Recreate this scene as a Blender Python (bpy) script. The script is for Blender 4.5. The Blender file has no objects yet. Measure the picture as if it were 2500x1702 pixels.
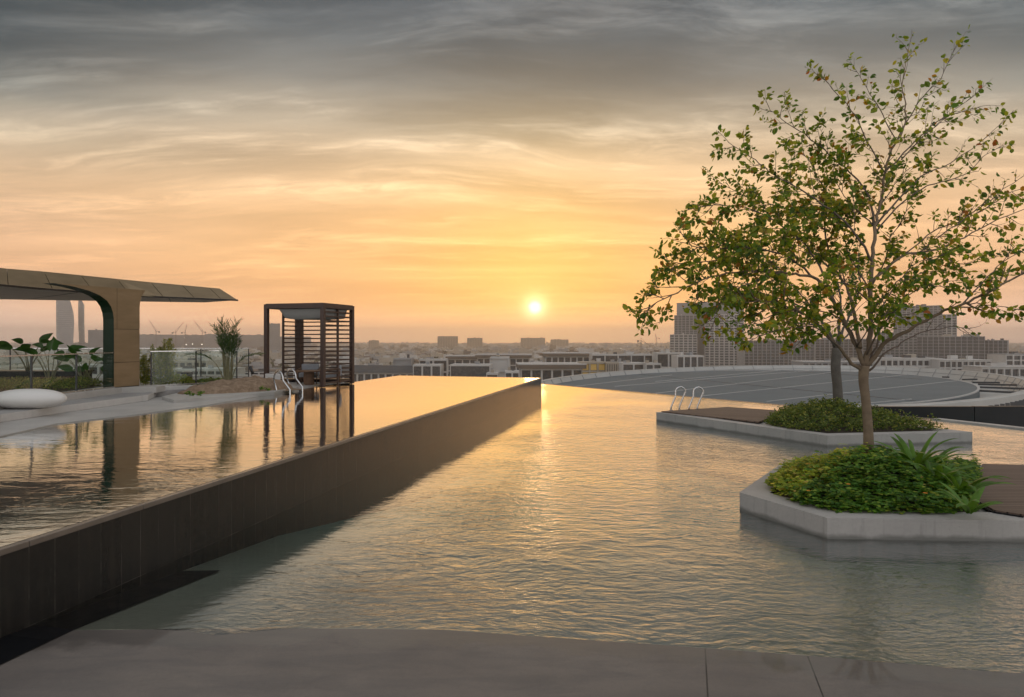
import bpy, math, random
from mathutils import Vector, Matrix
random.seed(7)
SC = bpy.context.scene
COL = SC.collection
R = math.radians

# ------------------------------------------------------------------ camera
F = 1600.0; CX = 1250.0; HY = 828.0; CH = 2.0          # focal length in photo pixels, horizon row, eye height
cam_d = bpy.data.cameras.new('camera'); cam = bpy.data.objects.new('camera', cam_d); COL.objects.link(cam)
cam_d.sensor_width = 36.0; cam_d.lens = 36.0 * F / 2500.0
cam_d.shift_y = -(851.0 - HY) / 2500.0
cam_d.clip_start = 0.05; cam_d.clip_end = 30000
cam.location = (0, 0, CH); cam.rotation_euler = (R(90), 0, 0)
SC.camera = cam

# ------------------------------------------------------------------ exposure / render
SC.view_settings.view_transform = 'Standard'; SC.view_settings.look = 'None'
SC.view_settings.exposure = 0.12; SC.view_settings.gamma = 1.0
SC.render.engine = 'CYCLES'
cy = SC.cycles
cy.max_bounces = 8; cy.diffuse_bounces = 3; cy.glossy_bounces = 4; cy.transmission_bounces = 6
cy.transparent_max_bounces = 24; cy.volume_bounces = 2
cy.use_denoising = True; cy.caustics_reflective = False; cy.caustics_refractive = False
cy.sample_clamp_indirect = 4.0

SUN_AZ = math.atan2(1306 - CX, F)                     # to the right of +Y
SUN_EL = math.atan(77.0 / F)

# ------------------------------------------------------------------ node helpers
class NT:
    def __init__(s, tree): s.t = tree; tree.nodes.clear()
    def n(s, typ, **kw):
        nd = s.t.nodes.new(typ)
        for k, v in kw.items(): setattr(nd, k, v)
        return nd
    def link(s, a, b): s.t.links.new(a, b)
    def set(s, sock, v):
        if v is None: return
        if hasattr(v, 'is_output'): s.link(v, sock)
        else: sock.default_value = v
    def m(s, op, a=None, b=None, c=None, clamp=False):
        nd = s.n('ShaderNodeMath', operation=op); nd.use_clamp = clamp
        for i, v in enumerate((a, b, c)): s.set(nd.inputs[i], v)
        return nd.outputs[0]
    def vm(s, op, a=None, b=None, scale=None):
        nd = s.n('ShaderNodeVectorMath', operation=op)
        s.set(nd.inputs[0], a); s.set(nd.inputs[1], b)
        if scale is not None: s.set(nd.inputs['Scale'], scale)
        return nd.outputs['Value'] if op in ('DOT_PRODUCT', 'LENGTH') else nd.outputs[0]
    def mr(s, v, a, b, c=0.0, d=1.0, typ='LINEAR'):
        nd = s.n('ShaderNodeMapRange', interpolation_type=typ)
        for i, x in enumerate((v, a, b, c, d)): s.set(nd.inputs[i], x)
        return nd.outputs[0]
    def mix(s, f, a, b, blend='MIX'):
        nd = s.n('ShaderNodeMix', data_type='RGBA', blend_type=blend)
        s.set(nd.inputs[0], f); s.set(nd.inputs[6], a); s.set(nd.inputs[7], b)
        return nd.outputs[2]
    def ramp(s, f, pts, interp='LINEAR'):
        nd = s.n('ShaderNodeValToRGB'); cr = nd.color_ramp; cr.interpolation = interp
        while len(cr.elements) > 1: cr.elements.remove(cr.elements[0])
        for i, (p, c) in enumerate(pts):
            e = cr.elements[0] if i == 0 else cr.elements.new(p)
            e.position = p; e.color = c if len(c) == 4 else (*c, 1)
        s.set(nd.inputs[0], f); return nd.outputs[0]
    def noise(s, vec, scale, detail=4, rough=0.5, dist=0.0, out='Fac'):
        nd = s.n('ShaderNodeTexNoise'); s.set(nd.inputs['Vector'], vec)
        nd.inputs['Scale'].default_value = scale; nd.inputs['Detail'].default_value = detail
        nd.inputs['Roughness'].default_value = rough; nd.inputs['Distortion'].default_value = dist
        return nd.outputs[out]
    def mapping(s, vec, scale=(1, 1, 1), rot=(0, 0, 0), loc=(0, 0, 0)):
        nd = s.n('ShaderNodeMapping'); s.set(nd.inputs[0], vec)
        nd.inputs['Scale'].default_value = scale; nd.inputs['Rotation'].default_value = rot
        nd.inputs['Location'].default_value = loc
        return nd.outputs[0]
    def sep(s, v):
        nd = s.n('ShaderNodeSeparateXYZ'); s.set(nd.inputs[0], v); return nd.outputs
    def comb(s, x, y, z):
        nd = s.n('ShaderNodeCombineXYZ')
        for i, v in enumerate((x, y, z)): s.set(nd.inputs[i], v)
        return nd.outputs[0]

def lin(r, g, b):
    f = lambda c: (c / 255 / 12.92) if c / 255 <= 0.04045 else ((c / 255 + 0.055) / 1.055) ** 2.4
    return (f(r), f(g), f(b), 1)

# ------------------------------------------------------------------ sky
W = bpy.data.worlds.new('World'); SC.world = W; W.use_nodes = True
w = NT(W.node_tree)
tc = w.n('ShaderNodeTexCoord').outputs['Generated']
d = w.vm('NORMALIZE', tc)
dx, dy, dz = w.sep(d)
el = w.m('MULTIPLY', w.m('ARCSINE', dz), 180 / math.pi)                # elevation in degrees
elf = w.m('DIVIDE', w.m('MAXIMUM', el, 0.0), 90.0)
E = lambda deg: deg / 90.0
HIGH = [(E(31), lin(112, 116, 118)), (E(37), lin(176, 172, 166)), (E(60), lin(184, 184, 184)), (E(90), lin(178, 182, 192))]
warm = w.ramp(elf, [(E(0), lin(255, 196, 152)), (E(1.2), lin(255, 194, 144)), (E(3.2), lin(253, 190, 130)), (E(6.5), lin(246, 191, 132)),
                    (E(10.3), lin(240, 192, 140)), (E(14), lin(228, 194, 154)), (E(17.5), lin(194, 177, 153)), (E(21), lin(142, 139, 132)),
                    (E(24.2), lin(104, 110, 113)), (E(27), lin(80, 90, 98))] + HIGH)
cool = w.ramp(elf, [(E(0), lin(224, 192, 176)), (E(2.2), lin(228, 188, 160)), (E(5.2), lin(232, 182, 140)), (E(8.3), lin(230, 187, 148)),
                    (E(11), lin(222, 187, 150)), (E(14), lin(186, 170, 147)), (E(17), lin(124, 127, 124)), (E(19.6), lin(74, 87, 95)), (E(24), lin(62, 78, 89))] + HIGH)
back = w.ramp(elf, [(E(0), lin(236, 228, 222)), (E(15), lin(232, 230, 230)), (E(40), lin(220, 222, 228)), (E(90), lin(178, 182, 192))])
S = (math.sin(SUN_AZ) * math.cos(SUN_EL), math.cos(SUN_AZ) * math.cos(SUN_EL), math.sin(SUN_EL))
hd = w.vm('NORMALIZE', w.comb(dx, dy, 0.0))
ha = w.vm('DOT_PRODUCT', hd, (math.sin(SUN_AZ), math.cos(SUN_AZ), 0))
base = w.mix(w.mr(ha, 0.72, 0.985, 0, 1, 'SMOOTHSTEP'), cool, warm)
base = w.mix(w.mr(ha, 0.55, -0.25, 0, 1, 'SMOOTHSTEP'), base, back)
# wispy high cloud, laid on a flat layer far overhead
inv = w.m('DIVIDE', 1.0, w.m('ADD', w.m('MAXIMUM', dz, 0.0), 0.10))
cp = w.vm('SCALE', w.comb(dx, dy, 0.0), scale=inv)
warp = w.vm('SCALE', w.vm('SUBTRACT', w.noise(w.mapping(cp, (0.7, 0.7, 1), loc=(3.1, 1.7, 0)), 1.0, 3, 0.5, out='Color'), (0.5, 0.5, 0.5)), scale=0.55)
cpw = w.vm('ADD', cp, warp)
c1 = w.noise(w.mapping(cpw, (0.40, 1.25, 1), rot=(0, 0, R(-16)), loc=(1.3, 4.2, 0)), 1.25, 8, 0.55, 0.1)
c2 = w.noise(w.mapping(cpw, (0.50, 2.2, 1), rot=(0, 0, R(14)), loc=(7.3, 0.4, 0)), 1.4, 9, 0.62, 0.25)
c1m = w.mr(c1, 0.34, 0.68, -1, 1, 'SMOOTHSTEP')
c3 = w.noise(w.mapping(cpw, (1.0, 2.4, 1), rot=(0, 0, R(38)), loc=(2.2, 9.1, 0)), 2.6, 8, 0.66, 0.6)
c2m = w.m('MULTIPLY', w.mr(c2, 0.44, 0.72, 0, 1, 'SMOOTHSTEP'), w.mr(c3, 0.34, 0.62, 0.05, 1.35, 'SMOOTHSTEP'))
amp = w.mr(el, 1.0, 18.0, 0.04, 0.30)
mult = w.m('ADD', w.mr(el, 12, 22, 1.0, 0.84), w.m('ADD', w.m('MULTIPLY', c1m, w.m('MULTIPLY', amp, 0.75)), w.m('MULTIPLY', c2m, w.m('MULTIPLY', amp, 1.8))))
base = w.vm('SCALE', base, scale=w.m('MULTIPLY', mult, w.mr(el, 0.0, 4.5, 1.45, 1.0, 'SMOOTHSTEP')))
lit = w.m('MULTIPLY', c2m, w.mr(el, 10, 24, 0.0, 0.09))
base = w.vm('ADD', base, w.vm('SCALE', lin(226, 200, 165)[:3], scale=lit))
# sun and its glow
ang = w.m('MULTIPLY', w.m('ARCCOSINE', w.m('MINIMUM', w.vm('DOT_PRODUCT', d, S), 0.9999999)), 180 / math.pi)
# the glow is a little wider than it is high
core = w.m('EXPONENT', w.m('MULTIPLY', w.m('POWER', w.m('DIVIDE', ang, 0.95), 2.0), -1.0))
halo = w.m('EXPONENT', w.m('DIVIDE', ang, -2.0))
wide = w.m('EXPONENT', w.m('MULTIPLY', w.m('POWER', w.m('DIVIDE', ang, 13.0), 2.0), -1.0))
disc = w.mr(ang, 0.75, 0.15, 0, 1, 'SMOOTHSTEP')
skyc = w.vm('ADD', base, w.vm('SCALE', (1.0, 0.86, 0.55), scale=w.m('MULTIPLY', core, 0.9)))
skyc = w.vm('ADD', skyc, w.vm('SCALE', (1.0, 0.72, 0.26), scale=w.m('MULTIPLY', halo, 0.40)))
skyc = w.vm('ADD', skyc, w.vm('SCALE', (0.13, 0.075, -0.06), scale=wide))
skyc = w.vm('ADD', skyc, w.vm('SCALE', (1.0, 0.92, 0.75), scale=w.m('MULTIPLY', disc, 1.0)))
skyc = w.vm('MAXIMUM', skyc, (0.0, 0.0, 0.0))
nish = w.n('ShaderNodeTexSky', sky_type='NISHITA'); nish.sun_disc = False
nish.sun_elevation = SUN_EL; nish.sun_rotation = SUN_AZ; nish.air_density = 1.5; nish.dust_density = 4.0
bg1 = w.n('ShaderNodeBackground'); w.link(skyc, bg1.inputs[0]); bg1.inputs[1].default_value = 1.0
bg2 = w.n('ShaderNodeBackground'); w.link(nish.outputs[0], bg2.inputs[0]); bg2.inputs[1].default_value = 0.012
add = w.n('ShaderNodeAddShader'); w.link(bg1.outputs[0], add.inputs[0]); w.link(bg2.outputs[0], add.inputs[1])
wo = w.n('ShaderNodeOutputWorld'); w.link(add.outputs[0], wo.inputs[0])
W.cycles.sampling_method = 'MANUAL'; W.cycles.sample_map_resolution = 1024

# ------------------------------------------------------------------ sun
sl = bpy.data.lights.new('sun', 'SUN'); sun = bpy.data.objects.new('sun', sl); COL.objects.link(sun)
sl.energy = 0.01; sl.angle = R(2.0); sl.color = (1.0, 0.66, 0.34)
sun.rotation_euler = Vector(S).to_track_quat('Z', 'Y').to_euler(); sun.location = (0, 30, 60)

# ------------------------------------------------------------------ materials
MATS = {}
def mat(name):
    mt = bpy.data.materials.new(name); mt.use_nodes = True; MATS[name] = mt
    return mt, NT(mt.node_tree)
def out(t, surf=None, vol=None):
    o = t.n('ShaderNodeOutputMaterial')
    if surf is not None: t.link(surf, o.inputs[0])
    if vol is not None: t.link(vol, o.inputs[1])
def princ(t, col, rough=0.6, metal=0.0, normal=None, spec=None):
    p = t.n('ShaderNodeBsdfPrincipled')
    t.set(p.inputs['Base Color'], col); t.set(p.inputs['Roughness'], rough); t.set(p.inputs['Metallic'], metal)
    if normal is not None: t.link(normal, p.inputs['Normal'])
    if spec is not None: p.inputs['Specular IOR Level'].default_value = spec
    return p.outputs[0]
def bump(t, h, strength, dist, normal=None):
    b = t.n('ShaderNodeBump'); b.inputs['Strength'].default_value = strength; b.inputs['Distance'].default_value = dist
    t.set(b.inputs['Height'], h)
    if normal is not None: t.link(normal, b.inputs['Normal'])
    return b.outputs[0]
def ocoord(t): return t.n('ShaderNodeTexCoord').outputs['Object']
def gpos(t): return t.n('ShaderNodeNewGeometry').outputs['Position']

def simple(name, c, rough=0.6, metal=0.0, var=0.12, scale=3.0, bmp=0.0, bscale=30.0, spec=None):
    mt, t = mat(name); o = gpos(t)
    n = t.noise(o, scale, 5, 0.6)
    f = t.mr(n, 0.25, 0.75, 1 - var, 1 + var)
    col = t.vm('SCALE', c[:3], scale=f)
    nm = bump(t, t.noise(o, bscale, 4, 0.6), bmp, 0.01) if bmp else None
    r = t.mr(t.noise(o, scale * 2.3, 3), 0.3, 0.7, max(0.02, rough - 0.07), min(1, rough + 0.07))
    out(t, princ(t, col, r, metal, nm, spec)); return mt

simple('steel', (0.62, 0.62, 0.62), 0.22, 1.0, 0.05, 8)
simple('dark_wood', (0.060, 0.033, 0.024), 0.5, 0, 0.25, 9, 0.2, 60)
simple('table_wood', (0.16, 0.085, 0.045), 0.5, 0, 0.3, 10)
simple('fabric_grey', (0.30, 0.31, 0.33), 0.9, 0, 0.06, 6, 0.15, 120)
simple('canvas', (0.34, 0.34, 0.33), 0.9, 0, 0.05, 3)
simple('white_plastic', (0.66, 0.64, 0.61), 0.4, 0, 0.03, 2)
simple('black_paint', (0.006, 0.007, 0.009), 0.35, 0, 0.2, 2, spec=0.2)
simple('dark_metal', (0.05, 0.05, 0.052), 0.4, 0.3, 0.1, 4)
simple('roof_grey', (0.12, 0.142, 0.15), 0.85, 0, 0.08, 0.08, 0, 1)
simple('roof_seam', (0.42, 0.42, 0.41), 0.6, 0, 0.05, 1)
simple('rim_white', (0.40, 0.40, 0.38), 0.6, 0, 0.08, 0.2)
simple('city_white', (0.46, 0.45, 0.43), 0.8, 0, 0.15, 0.05)
simple('city_cream', (0.34, 0.30, 0.245), 0.8, 0, 0.15, 0.05)
simple('city_grey', (0.25, 0.255, 0.26), 0.8, 0, 0.15, 0.05)
simple('city_brown', (0.12, 0.095, 0.075), 0.8, 0, 0.15, 0.05)
simple('city_dark', (0.035, 0.038, 0.042), 0.5, 0, 0.2, 0.05)
simple('glass_dark', (0.030, 0.036, 0.042), 0.25, 0, 0.4, 0.3, spec=0.5)
simple('palm_stem', (0.15, 0.14, 0.07), 0.7, 0, 0.3, 20)
simple('crane_paint', (0.14, 0.12, 0.11), 0.7, 0, 0.1, 1)
simple('amber', (0.65, 0.42, 0.10), 0.4, 0, 0.1, 5)
simple('flower_orange', (0.75, 0.24, 0.02), 0.6, 0, 0.1, 5)
simple('flower_yellow', (0.75, 0.55, 0.04), 0.6, 0, 0.1, 5)

# lit bulbs of the far city
mt, t = mat('lamp_glow'); e = t.n('ShaderNodeEmission'); e.inputs[0].default_value = (1, 0.9, 0.72, 1); e.inputs[1].default_value = 1.6; out(t, e.outputs[0])

# concrete of the deck in front
mt, t = mat('deck_concrete'); o = gpos(t)
n1 = t.noise(o, 0.7, 6, 0.62, 0.4); n2 = t.noise(t.mapping(o, (1.2, 5, 1)), 1.3, 6, 0.6, 0.5); n3 = t.noise(o, 45, 4, 0.7)
c = t.mix(t.mr(n1, 0.3, 0.7), lin(104, 98, 94), lin(128, 120, 112))
c = t.mix(t.mr(n2, 0.45, 0.72, 0, 0.55), c, lin(88, 86, 86))
c = t.mix(t.mr(n3, 0.35, 0.7, 0, 0.16), c, lin(80, 76, 72))
px_, py_, pz_ = t.sep(o)
# two saw-cut joints running away from the camera
jx = t.m('SUBTRACT', px_, t.m('MULTIPLY', py_, 0.27))
for off in (-0.749, -0.105):
    dj = t.m('ABSOLUTE', t.m('ADD', jx, off))
    c = t.mix(t.mr(dj, 0.006, 0.0035), c, lin(58, 56, 54))
st = t.noise(t.mapping(o, (2.2, 4.5, 1), loc=(5, 1, 0)), 1.1, 7, 0.68, 0.6)
c = t.mix(t.mr(st, 0.50, 0.70, 0, 0.22), c, lin(76, 74, 72))
sp = t.noise(o, 150, 2, 0.5); c = t.mix(t.mr(sp, 0.62, 0.72, 0, 0.4), c, lin(66, 63, 60))
wet = t.mr(t.m('ADD', pz_, t.m('MULTIPLY', t.noise(o, 3, 5, 0.6), 0.006)), 0.0062, 0.0050, 0, 1, 'SMOOTHSTEP')
c = t.mix(t.m('MULTIPLY', wet, 0.35), c, lin(62, 58, 55))
rg = t.m('SUBTRACT', t.mr(n1, 0.3, 0.7, 0.50, 0.68), t.m('MULTIPLY', wet, 0.2))
bs = princ(t, c, rg, 0, bump(t, n3, 0.12, 0.01), 0.4)
pn_ = bs.node; t.link(wet, pn_.inputs['Coat Weight']); pn_.inputs['Coat Roughness'].default_value = 0.06; pn_.inputs['Coat IOR'].default_value = 1.5
out(t, bs)

def concrete(name, a, b, rough=0.6):
    mt, t = mat(name); o = gpos(t)
    n1 = t.noise(o, 1.1, 6, 0.6, 0.4); n2 = t.noise(t.mapping(o, (6, 6, 0.8)), 1.0, 5, 0.6); n3 = t.noise(o, 30, 4, 0.65)
    c = t.mix(t.mr(n1, 0.3, 0.72), a, b)
    c = t.mix(t.mr(n2, 0.55, 0.75, 0, 0.35), c, tuple(x * 0.62 for x in b[:3]) + (1,))
    c = t.mix(t.mr(n3, 0.4, 0.75, 0, 0.2), c, tuple(x * 0.7 for x in a[:3]) + (1,))
    gx, gy, gz = t.sep(o)
    if name == 'planter_concrete':
        wl = t.m('ADD', gz, t.m('MULTIPLY', t.noise(o, 3.5, 4, 0.6), -0.09))
        c = t.mix(t.mr(wl, 0.012, -0.030, 0, 0.75), c, (0.12, 0.12, 0.105, 1))
        c = t.mix(t.mr(gz, -0.01, -0.05, 0, 1), c, (0.012, 0.15, 0.17, 1))  # water's teal tint painted on the sides below the waterline
        pits = t.noise(o, 75, 2, 0.5); c = t.mix(t.mr(pits, 0.70, 0.76, 0, 0.5), c, (0.15, 0.145, 0.135, 1))
        run = t.noise(t.mapping(o, (9, 9, 0.6)), 1.0, 6, 0.7); c = t.mix(t.mr(run, 0.54, 0.70, 0, 0.45), c, (0.20, 0.19, 0.17, 1))
    out(t, princ(t, c, rough, 0, bump(t, n3, 0.15, 0.01), 0.35))
concrete('planter_concrete', (0.36, 0.34, 0.32, 1), (0.46, 0.435, 0.405, 1))
concrete('coping_concrete', (0.36, 0.345, 0.32, 1), (0.48, 0.46, 0.43, 1), 0.5)
concrete('terrace_concrete', (0.26, 0.25, 0.24, 1), (0.36, 0.345, 0.33, 1), 0.6)
concrete('kerb_white', (0.46, 0.445, 0.42, 1), (0.58, 0.56, 0.53, 1), 0.6)

simple('pale_plaster', (0.74, 0.70, 0.61), 0.7, 0, 0.06, 1.5)
# pool floor plaster
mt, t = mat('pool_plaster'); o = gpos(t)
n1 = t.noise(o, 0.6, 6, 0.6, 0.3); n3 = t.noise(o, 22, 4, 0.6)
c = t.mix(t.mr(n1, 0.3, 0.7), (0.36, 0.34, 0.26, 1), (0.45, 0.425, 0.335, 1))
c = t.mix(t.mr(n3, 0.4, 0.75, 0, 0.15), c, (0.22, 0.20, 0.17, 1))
c = t.mix(t.mr(t.sep(o)[2], -0.20, -0.70, 0, 1), c, (0.05, 0.50, 0.45, 1))  # teal of the deep water painted into the floor colour by depth
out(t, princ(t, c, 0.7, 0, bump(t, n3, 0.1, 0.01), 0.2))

# pool wall tiles, wet and dark: local X runs along the wall, local Z up
mt, t = mat('wall_tiles'); o = ocoord(t); ox, oy, oz = t.sep(o)
br = t.n('ShaderNodeTexBrick'); br.offset = 0.0; br.squash = 1.0
t.link(t.comb(ox, t.m('ADD', oz, 0.60), 0.0), br.inputs['Vector'])
br.inputs['Scale'].default_value = 1.0; br.inputs['Brick Width'].default_value = 0.20; br.inputs['Row Height'].default_value = 0.60
br.inputs['Mortar Size'].default_value = 0.0022; br.inputs['Mortar Smooth'].default_value = 0.2; br.inputs['Bias'].default_value = 0.0
br.inputs['Color1'].default_value = (0.011, 0.0105, 0.010, 1); br.inputs['Color2'].default_value = (0.019, 0.0175, 0.016, 1)
br.inputs['Mortar'].default_value = (0.20, 0.18, 0.16, 1)
st = t.noise(t.mapping(o, (7, 1, 0.5)), 1.0, 6, 0.65); n3 = t.noise(o, 14, 5, 0.6)
jm = t.mr(t.noise(t.mapping(o, (2.3, 1, 2.0), loc=(1, 0, 4)), 1.0, 4, 0.7), 0.47, 0.66, 0.04, 0.7)
sf = t.noise(t.mapping(o, (24, 1, 1.2)), 1.0, 5, 0.6)
bc_ = t.mix(t.m('MULTIPLY', br.outputs['Fac'], t.m('SUBTRACT', 1.0, jm)), br.outputs['Color'], (0.015, 0.013, 0.012, 1))
c = t.mix(t.mr(st, 0.5, 0.75, 0, 0.5), bc_, (0.040, 0.033, 0.026, 1))
c = t.mix(t.mr(n3, 0.35, 0.7, 0, 0.3), c, (0.03, 0.027, 0.025, 1))
lime = t.noise(t.mapping(o, (5, 1, 1.1), loc=(3, 0, 5)), 1.6, 6, 0.7)
c = t.mix(t.mr(lime, 0.62, 0.80, 0, 0.25), c, (0.16, 0.145, 0.125, 1))
b1 = bump(t, sf, 0.35, 0.006)
b2 = bump(t, br.outputs['Fac'], -0.3, 0.004, b1)
out(t, princ(t, c, t.mr(st, 0.3, 0.7, 0.14, 0.28), 0, b2, 0.32))

# lip of the overflowing edge
simple('lip_stone', (0.16, 0.13, 0.105), 0.2, 0, 0.25, 3, 0.3, 25, 0.6)

# wooden decking, boards along local X
mt, t = mat('decking'); o = ocoord(t); ox, oy, oz = t.sep(o)
fy = t.m('FRACT', t.m('DIVIDE', oy, 0.075))
gap = t.mr(t.m('ABSOLUTE', t.m('SUBTRACT', fy, 0.5)), 0.40, 0.46)
bid = t.m('FLOOR', t.m('DIVIDE', oy, 0.075))
wn = t.n('ShaderNodeTexWhiteNoise', noise_dimensions='1D'); t.link(bid, wn.inputs['W'])
gr = t.noise(t.mapping(o, (2.5, 40, 1)), 1.0, 5, 0.65)
c = t.mix(t.m('ADD', t.m('MULTIPLY', wn.outputs['Value'], 0.5), t.m('MULTIPLY', gr, 0.5)), (0.105, 0.07, 0.052, 1), (0.20, 0.145, 0.112, 1))
c = t.mix(gap, c, (0.03, 0.022, 0.018, 1))
out(t, princ(t, c, 0.6, 0, bump(t, t.m('SUBTRACT', t.m('MULTIPLY', gr, 0.2), gap), 0.6, 0.006), 0.3))

# bronze metal panels
mt, t = mat('bronze'); o = ocoord(t)
n = t.noise(t.mapping(o, (1, 1, 4)), 1.4, 5, 0.6)
c = t.mix(t.mr(n, 0.3, 0.7), (0.205, 0.155, 0.092, 1), (0.27, 0.205, 0.125, 1))
out(t, princ(t, c, t.mr(n, 0.3, 0.7, 0.36, 0.46), 0.75, bump(t, t.noise(o, 2.0, 3), 0.04, 0.05)))
simple('shade_tinted_bronze', (0.006, 0.022, 0.009), 0.4, 0.0, 0.2, 1, spec=0.12)  # bronze of the column side, its shade and green reflection put into the colour
simple('panel_joint', (0.02, 0.015, 0.01), 0.6, 0.2, 0.1, 3)
simple('soffit', (0.52, 0.42, 0.33), 0.45, 0.2, 0.08, 1)

# bark
mt, t = mat('bark'); o = ocoord(t)
n = t.noise(t.mapping(o, (12, 12, 60)), 1.0, 5, 0.65, 0.3); n2 = t.noise(o, 7, 5, 0.6)
c = t.mix(t.mr(n2, 0.3, 0.7), (0.14, 0.105, 0.072, 1), (0.235, 0.175, 0.12, 1))
c = t.mix(t.mr(n, 0.55, 0.72, 0, 0.45), c, (0.09, 0.07, 0.055, 1))
out(t, princ(t, c, 0.85, 0, bump(t, n, 0.4, 0.006), 0.2))
simple('twig_bark', (0.12, 0.09, 0.07), 0.85, 0, 0.25, 6)
simple('far_bark', (0.10, 0.09, 0.075), 0.9, 0, 0.3, 6, 0.4, 30)

# sand and soil
mt, t = mat('sand'); o = gpos(t)
n = t.noise(o, 7, 6, 0.7, 0.5); n2 = t.noise(o, 40, 4, 0.7)
c = t.mix(t.mr(n, 0.3, 0.7), (0.17, 0.115, 0.075, 1), (0.40, 0.295, 0.205, 1))
c = t.mix(t.mr(n2, 0.4, 0.7, 0, 0.4), c, (0.13, 0.085, 0.055, 1))
out(t, princ(t, c, 0.95, 0, bump(t, t.m('ADD', n, t.m('MULTIPLY', n2, 0.3)), 0.9, 0.04), 0.1))
simple('soil', (0.05, 0.038, 0.025), 0.95, 0, 0.3, 12)

# leaves: colour by leaf
def leafmat(name, stops, trans=0.4, rough=0.45):
    mt, t = mat(name)
    g = t.n('ShaderNodeNewGeometry')
    c = t.ramp(g.outputs['Random Per Island'], stops)
    pn = t.noise(g.outputs['Position'], 3.5, 4, 0.65)
    c = t.vm('SCALE', c, scale=t.mr(pn, 0.3, 0.7, 0.6, 1.42))
    p = t.n('ShaderNodeBsdfPrincipled'); t.link(c, p.inputs['Base Color']); p.inputs['Roughness'].default_value = rough
    p.inputs['Specular IOR Level'].default_value = 0.3
    tr = t.n('ShaderNodeBsdfTranslucent'); t.link(t.vm('MULTIPLY', c, (1.5, 1.35, 0.5)), tr.inputs[0])
    mx = t.n('ShaderNodeMixShader'); mx.inputs[0].default_value = trans
    t.link(p.outputs[0], mx.inputs[1]); t.link(tr.outputs[0], mx.inputs[2]); out(t, mx.outputs[0])
leafmat('tree_leaf', [(0, (0.06, 0.13, 0.02)), (0.3, (0.14, 0.22, 0.026)), (0.7, (0.27, 0.31, 0.035)), (0.91, (0.38, 0.33, 0.045)), (0.965, (0.38, 0.22, 0.03)), (1.0, (0.36, 0.10, 0.03))], 0.52)
leafmat('far_tree_leaf', [(0, (0.05, 0.12, 0.025)), (0.4, (0.09, 0.18, 0.03)), (0.8, (0.15, 0.23, 0.04)), (0.96, (0.24, 0.23, 0.04)), (1.0, (0.32, 0.12, 0.03))], 0.5)
leafmat('cover_leaf', [(0, (0.035, 0.10, 0.015)), (0.5, (0.085, 0.20, 0.022)), (0.85, (0.19, 0.31, 0.035)), (1.0, (0.32, 0.36, 0.05))], 0.4)
leafmat('cover_leaf_sun_tint', [(0, (0.17, 0.27, 0.03)), (0.5, (0.34, 0.42, 0.05)), (0.85, (0.52, 0.52, 0.08)), (1.0, (0.52, 0.36, 0.12))], 0.5)  # cover leaves with warm sunlight put into their colour
leafmat('far_cover_leaf', [(0, (0.045, 0.085, 0.02)), (0.5, (0.11, 0.16, 0.035)), (0.85, (0.20, 0.24, 0.055)), (1.0, (0.32, 0.30, 0.08))], 0.4)
leafmat('strap_leaf', [(0, (0.070, 0.168, 0.028)), (0.6, (0.112, 0.224, 0.035)), (1.0, (0.182, 0.266, 0.042))], 0.35, 0.35)
leafmat('paradise_leaf', [(0, (0.018, 0.06, 0.015)), (0.6, (0.035, 0.10, 0.02)), (0.9, (0.06, 0.15, 0.025)), (1.0, (0.25, 0.07, 0.05))], 0.35, 0.35)
leafmat('bamboo_leaf', [(0, (0.10, 0.15, 0.03)), (0.6, (0.22, 0.26, 0.04)), (1.0, (0.34, 0.30, 0.06))], 0.5)
leafmat('palm_leaf', [(0, (0.03, 0.08, 0.025)), (0.6, (0.055, 0.12, 0.035)), (1.0, (0.11, 0.16, 0.05))], 0.4)
leafmat('city_leaf', [(0, (0.025, 0.035, 0.018)), (0.6, (0.04, 0.055, 0.025)), (1.0, (0.06, 0.07, 0.03))], 0.2, 0.8)

# glass of the railings
mt, t = mat('clear_glass')
fr = t.n('ShaderNodeFresnel'); bf = t.n('ShaderNodeNewGeometry').outputs['Backfacing']; t.link(t.mr(bf, 0, 1, 1.33, 1 / 1.33), fr.inputs[0])
tp = t.n('ShaderNodeBsdfTransparent'); tp.inputs[0].default_value = (0.93, 0.965, 0.95, 1)
gl = t.n('ShaderNodeBsdfGlossy'); gl.inputs['Roughness'].default_value = 0.02; gl.inputs['Color'].default_value = (0.9, 0.95, 0.93, 1)
mx = t.n('ShaderNodeMixShader'); t.link(fr.outputs[0], mx.inputs[0]); t.link(tp.outputs[0], mx.inputs[1]); t.link(gl.outputs[0], mx.inputs[2]); out(t, mx.outputs[0])

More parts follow.
